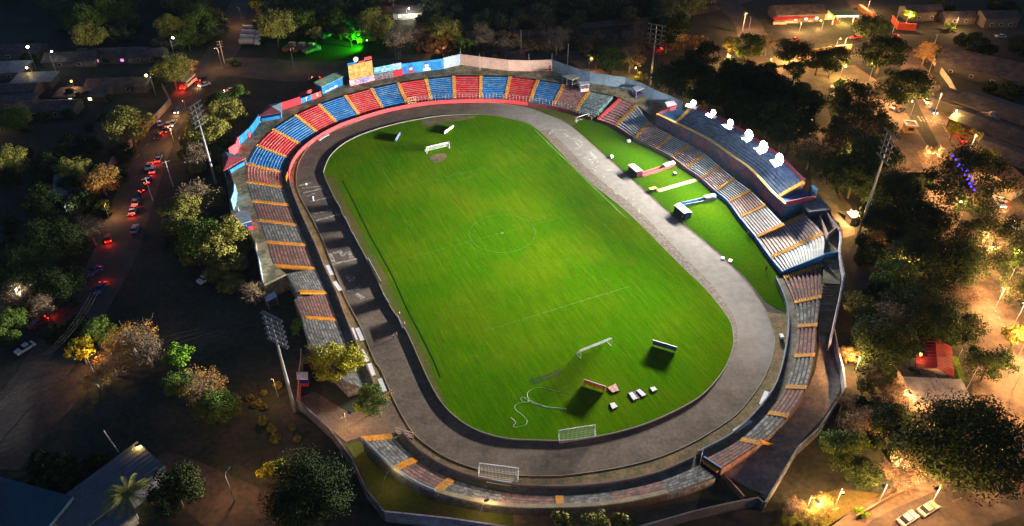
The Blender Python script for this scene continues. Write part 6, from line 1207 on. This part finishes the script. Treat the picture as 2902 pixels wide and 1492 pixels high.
mb = MB(); L = px([(2345,160),(2385,215),(2420,280),(2460,330),(2510,420),(2550,500)], 0); mb.wall([(q.x, q.y) for q in L], .3, 0, 2.2); solo('boundary_wall', mb, PLAST, 'long plastered boundary wall on the far side of the right road', 'wall')
mb = MB(); L = px([(2388,905),(2400,940),(2410,968)], 0); mb.wall([(q.x, q.y) for q in L], 1.2, 0, 1.3); solo('hedge', mb, mat('hedge_green', (.10, .16, .012), .9, .5, 1.5, 5), 'clipped bright green hedge beside the red roof house', 'hedge')
p = at(2322, 928, 3.0); mb = MB(); mb.box((p.x, p.y, 1.2), (.2, 2.6, 1.2), radians(-20)); solo('blue_sign', mb, emit('blue_sign_glow', (.02, .03, .5), .6), 'dark blue sign on the side of the red roof house', 'sign')
# ================================================================== VEHICLES
TAIL, HEADL = emit('tail_light', (1, .02, .01), 22), emit('head_light', (1, .85, .6), 25)
CARP = {}
def car_proto(kind='car'):
    root = thing('car', 'x', 'car', (0, 0, 0)); W = 1.76
    def profile(pts, w_): 
        mb = MB(); n = len(pts)
        L = [(x, -w_ / 2, z) for x, z in pts]; R = [(x, w_ / 2, z) for x, z in pts]; mb.face(L[::-1]); mb.face(R)
        for k in range(n): q = (k + 1) % n; mb.face([L[k], L[q], R[q], R[k]])
        return mb
    if kind == 'car': body = [(-2.15,.35),(2.15,.35),(2.2,.6),(2.05,.78),(1.05,.92),(-1.6,.95),(-2.15,.88)]; cab = [(1.0,.9),(.35,1.36),(-.9,1.4),(-1.65,.93)]; roof = [(.3,1.35),(.28,1.41),(-.88,1.45),(-.95,1.39)]
    else: body = [(-2.3,.4),(2.25,.4),(2.3,.75),(2.1,.98),(1.15,1.08),(-2.25,1.1)]; cab = [(1.1,1.05),(.5,1.7),(-1.1,1.72),(-1.2,1.05)]; roof = [(.45,1.69),(.42,1.76),(-1.08,1.78),(-1.1,1.71)]
    part(root, 'body', profile(body, W), WHITE); part(root, 'windows', profile(cab, W * .86), GLASSD); part(root, 'roof', profile(roof, W * .8), WHITE)
    for sx in (-1.35, 1.35):
        for sy in (-1, 1): mb = MB(); mb.tube((sx, sy * .68, .33), (sx, sy * .9, .33), .33, .33, 12); wh = part(root, 'wheel', mb, RUBBER); mb = MB(); mb.tube((sx, sy * .895, .33), (sx, sy * .915, .33), .19, .19, 8); part(wh, 'rim', mb, STEEL)
    for sy in (-1, 1):
        mb = MB(); mb.box((2.14, sy * .62, .6), (.12, .35, .16)); part(root, 'headlight', mb, mat('lamp_lens', (.6, .6, .6), .2, .1)); mb = MB(); mb.box((-2.2, sy * .66, .68), (.1, .3, .16)); part(root, 'taillight', mb, mat('red_lens', (.3, .01, .01), .3, .1))
    mb = MB(); mb.box((2.2, 0, .32), (.14, 1.7, .2)); mb.box((-2.22, 0, .34), (.14, 1.7, .2)); part(root, 'bumper', mb, DSTEEL)
    return root
first = {'car': car_proto('car'), 'van': car_proto('van')}; used = {'car': 0, 'van': 0}
PAINT = {n: mat(n + '_car_paint', c, .3, .06, 1, 3, spec=.5) for n, c in (('white', (.72,.72,.72)), ('silver', (.4,.41,.43)), ('red', (.45,.02,.025)), ('black', (.02,.02,.022)), ('blue', (.03,.06,.2)), ('beige', (.5,.42,.33)))}
def car(label, fx, fy, rx, ry, paint, lights='', kind='car', group=None):
    a, b = at(fx, fy, 0), at(rx, ry, 0); c = (a + b) / 2; d = a - b; src = first[kind]
    o = src if not used[kind] else copy_tree(src); used[kind] += 1; o.location = (c.x, c.y, .06); o.rotation_euler = (0, 0, math.atan2(d.y, d.x)); o['label'] = label; o['category'] = 'car'; o.name = 'car' if kind == 'car' else 'pickup_van'
    if group: o['group'] = group
    recolor(o, {'body': PAINT[paint], 'roof': PAINT[paint]})
    if 'r' in lights: recolor(o, {'taillight': TAIL})
    else: recolor(o, {'taillight': mat('red_lens', (.3, .01, .01))})
    if 'f' in lights: recolor(o, {'headlight': HEADL})
    else: recolor(o, {'headlight': mat('lamp_lens', (.6, .6, .6))})
    if lights:
        for key, col, e, x in (('r', (1, .03, .01), 210, -3.0), ('f', (1, .55, .2), 420, 3.2)):
            if key in lights: ld = bpy.data.lights.new('lamp_light', 'POINT'); ld.energy = e; ld.color = col; ld.shadow_soft_size = .3; lo = bpy.data.objects.new('lamp_light', ld); COL.objects.link(lo); lo.parent = o; lo.location = (x, 0, .8)
for c in [('white car parked on the left road near the orange lamp',396,306,408,324,'white',''),('car with red tail lights on the left road, upper one',432,300,418,335,'silver','r'),('car with red tail lights on the left road in the middle',408,385,395,412,'black','r'),('car with red tail lights on the lower left road',352,482,340,512,'black','r'),('car turning with red tail lights at the left junction',270,590,275,618,'red','r'),('silver car parked on the dark left road',344,572,338,590,'silver',''),('car with headlights on at the upper left junction',500,222,530,212,'white','f'),('car with orange headlights on the road behind the booths',560,235,600,228,'red','fr'),('car with tail lights behind the kiosk roof',760,205,820,198,'red','r'),
 ('red car with lit tail lights below the lit sandy yard',88,822,106,812,'red','r'),('white car parked in the car park, upper one',2088,222,2116,224,'white',''),('white car parked in the car park, lower one',2090,240,2116,248,'white',''),('dark red car parked by the gatehouse',2236,280,2262,268,'red',''),('black car parked by the gatehouse right of the dark red one',2250,286,2276,276,'black',''),('red car with lit lights on the right road, first of the queue',2388,322,2402,342,'red','r'),('red car with lit lights on the right road, second of the queue',2412,345,2424,364,'red','r'),('large red car on the right road beside the post',2430,340,2452,348,'red','',),('red car on the right road at the blue light tree',2436,385,2450,398,'red','r'),
 ('red car before the vermilion wall at the top right',2230,95,2262,94,'red','r'),('red car on the road above the flat dark tree',2140,98,2162,96,'red','r'),('dark car on the road before the forecourt',1990,108,2004,100,'red',''),('beige car parked at the lower right kerb, larger one',2352,1272,2310,1298,'beige',''),('silver car parked at the lower right kerb, cut by the bottom edge',2298,1298,2262,1322,'silver',''),('white car at the right border under branches',2500,500,2520,512,'white','r'),('car with headlights near the right border',2540,560,2560,585,'silver','f'),('dark car parked on the road behind the salmon wall',1488,122,1500,128,'red',''),('white car in the yard at the left border',50,890,80,872,'white',''),('white car at the left border by the settlement roofs',5,150,35,148,'white',''),('silver car beside the dark roofs of the right border',2500,95,2530,96,'silver',''),('dark car hidden at the edge of the left junction',232,690,250,680,'blue','')]:
    car(*c[:7])
for k, (fx, fy, rx, ry, li, l) in enumerate([(395,352,404,340,'r','car with red tail lights on the left road just below the floodlight rack'),(430,322,442,308,'f','car with headlights on the left road facing the camera'),(372,432,380,415,'r','car with red tail lights on the left road beside the pole'),(330,545,336,528,'r','car with red tail lights on the left road by the dark trees'),(520,196,500,208,'r','car with tail lights behind the white bus'),(2318,245,2306,228,'f','car with headlights beyond the gatehouse, left lane'),(2336,268,2324,250,'f','car with headlights beyond the gatehouse, right lane'),(2352,292,2340,276,'f','car with headlights just above the paved crossing'),(2500,1228,2540,1210,'r','car with red tail lights on the lower right road'),(2520,525,2508,508,'f','car with headlights under the wide tree at the right border'),(1690,126,1660,127,'r','car with tail lights on the far road behind the grove'),(250,738,258,722,'r','car with red tail lights on the dark left road'),(424,318,412,344,'r','car with red tail lights closely following past the floodlight rack'),(403,398,398,410,'r','car with red tail lights second in the left road stream'),(388,425,384,438,'r','car with red tail lights third in the left road stream'),(376,450,371,463,'r','car with red tail lights fourth in the left road stream'),(362,470,358,482,'r','car with red tail lights fifth in the left road stream'),(345,505,341,518,'r','car with red tail lights sixth in the left road stream'),(337,528,334,541,'r','car with red tail lights seventh in the left road stream'),(445,288,452,276,'f','car with headlights just below the white bus')]):
    car(l, fx, fy, rx, ry, ('black', 'silver', 'white', 'blue')[k % 4], li)
for c in [('white pickup van on the left parking ground',530,700,510,712,'white',''),('dark pickup van in the clearing behind the floodlights',1745,128,1775,130,'silver','')]: car(*c, kind='van')
def truck(label, fx, fy, rx, ry, cabm, bedm, kind, L_=7.5):
    a, b = at(fx, fy, 0), at(rx, ry, 0); c = (a + b) / 2; d = a - b; root = thing('truck', label, 'truck', (c.x, c.y, .04), math.atan2(d.y, d.x)); L2 = L_ / 2
    mb = MB(); mb.prism([(L2 - 2.0, -1.15), (L2, -1.15), (L2, 1.15), (L2 - 2.0, 1.15)], .7, 2.7, z1s=[2.75, 2.45, 2.45, 2.75]); part(root, 'cab', mb, cabm); mb = MB(); mb.box((L2 - .02, 0, 1.6), (.1, 2.0, .7)); part(root, 'windscreen', mb, GLASSD)
    mb = MB(); mb.box((-.2, 0, .65), (L_ - .3, .9, .3)); part(root, 'chassis', mb, DSTEEL)
    mb = MB()
    if kind == 'tank': mb.tube((-L2 + .1, 0, 2.0), (L2 - 2.3, 0, 2.0), 1.1, 1.1, 14); part(root, 'tank', mb, bedm)
    elif kind == 'bus': mb.box((-1.0, 0, .6), (L_ - 2.05, 2.4, 2.4)); part(root, 'bus_body', mb, bedm); g2 = MB(); g2.box((-1.0, 0, 1.7), (L_ - 2.4, 2.46, .7)); part(root, 'windows', g2, GLASSD)
    else:
        x0, x1 = -L2, L2 - 2.3; mb.box(((x0 + x1) / 2, 0, .98), (x1 - x0, 2.3, .1)); 
        for s in (-1, 1): mb.box(((x0 + x1) / 2, s * 1.15, 1.08), (x1 - x0, .1, 1.1))
        mb.box((x0 + .05, 0, 1.08), (.1, 2.2, 1.1)); mb.box((x1 - .05, 0, 1.08), (.1, 2.2, 1.5)); part(root, 'dump_bed', mb, bedm)
    for sx in (L2 - 1.1, -L2 + 1.0, -L2 + 2.1):
        for s in (-1, 1): mb = MB(); mb.tube((sx, s * .8, .5), (sx, s * 1.15, .5), .5, .5, 12); part(root, 'wheel', mb, RUBBER)
    return root
TW, TG = mat('tank_white', (.5, .47, .47), .5, .2), mat('green_truck_paint', (.12, .30, .12), .5, .25)
for k in range(4): y = 84 + k * 11; truck(['white tank truck in the row at the top left yard, farthest', 'white tank truck in the row at the top left yard, second', 'white tank truck in the row at the top left yard, third', 'white tank truck in the row at the top left yard, nearest'][k], 668 - 2 * k, y - 2, 606 - 3 * k, y - 3 + k, mat('white_cab', (.55, .6, .58), .5, .2), TW, 'tank', 8.5)
for k in range(3): truck(['dump truck with brown bed in the yard, left one', 'dump truck with brown bed in the yard, middle one', 'dump truck with brown bed in the yard, third one'][k], 742 + k * 24, 118 + k, 716 + k * 24, 137 + k, mat('pale_cab', (.6, .6, .52), .5, .2), mat('brown_bed', (.24, .13, .09), .8, .3), 'dump')
truck('green dump truck at the right end of the yard row', 804, 128, 768, 140, TG, TG, 'dump'); truck('bright green lit truck at the back of the yard', 808, 103, 846, 88, TG, TG, 'dump', 8); truck('green lit truck at the right of the yard, upper one', 890, 98, 945, 92, TG, TG, 'dump', 8.5); truck('green lit truck at the right of the yard, lower one', 896, 112, 950, 106, mat('lime_paint', (.35, .4, .05), .5, .2), mat('lime_paint', (.35, .4, .05)), 'dump', 8.5)
bus = truck('white bus with red lights on the upper left road', 462, 228, 488, 205, mat('bus_red', (.5, .05, .05), .5, .2), WHITE, 'bus', 9.5)
for s in (-.8, .8): mb = MB(); mb.box((4.78, s, .9), (.12, .4, .25)); part(bus, 'light', mb, TAIL)
ld = bpy.data.lights.new('lamp_light', 'POINT'); ld.energy = 900; ld.color = (1, .05, .02); lo = bpy.data.objects.new('lamp_light', ld); COL.objects.link(lo); lo.parent = bus; lo.location = (6, 0, 1.6)
# green work lights in the yard
for (x, y, tx, ty, l, e) in [(925,124,790,120,'green work light on a stand at the right of the yard', 30000), (905,72,915,110,'green work light behind the lit trucks', 12000)]:
    p = at(x, y, 0); o = thing('work_light', l, 'work light', (p.x, p.y, 0)); mb = MB(); mb.tube((0, 0, 0), (0, 0, 3.4), .08, .06, 6)
    for t in range(3): mb.tube((0, 0, .8), (.8 * cos(t * 2.1), .8 * sin(t * 2.1), 0), .04, .04, 5)
    part(o, 'stand', mb, DSTEEL); mb = MB(); mb.box((0, 0, 3.3), (.6, .5, .4)); part(o, 'housing', mb, DSTEEL); mb = MB(); mb.sphere((0, 0, 3.75), .2, 8, 5); part(o, 'lamp', mb, GG)
    ld = bpy.data.lights.new('beam', 'SPOT'); ld.energy = e; ld.color = (.07, 1, .01); ld.spot_size = radians(120); ld.spot_blend = .8; ld.shadow_soft_size = .2; lo = bpy.data.objects.new('beam', ld); COL.objects.link(lo); lo.parent = o; lo.location = (0, 0, 4.3); lo.rotation_euler = (at(tx, ty, 0) - p - Vector((0, 0, 4.3))).to_track_quat('-Z', 'Y').to_euler()
# ================================================================== NIGHT HAZE (scatters the floodlight glare)
hz = MB(); hz.prism([(-620, -120), (620, -120), (620, 920), (-620, 920)], -1.0, 124.0)
hm = bpy.data.materials.new('haze_air'); hm.use_nodes = True; N = hm.node_tree.nodes; N.clear()
ho = N.new('ShaderNodeOutputMaterial'); pv = N.new('ShaderNodeVolumePrincipled'); pv.inputs['Color'].default_value = (.62, .82, 1, 1); pv.inputs['Density'].default_value = 4.5e-5
hm.node_tree.links.new(pv.outputs[0], ho.inputs['Volume'])
h_o = bpy.data.objects.new('haze', hz.mesh('haze', hm)); COL.objects.link(h_o); h_o['kind'] = 'stuff'
SC.cycles.volume_max_steps = 64; SC.cycles.volume_bounces = 0
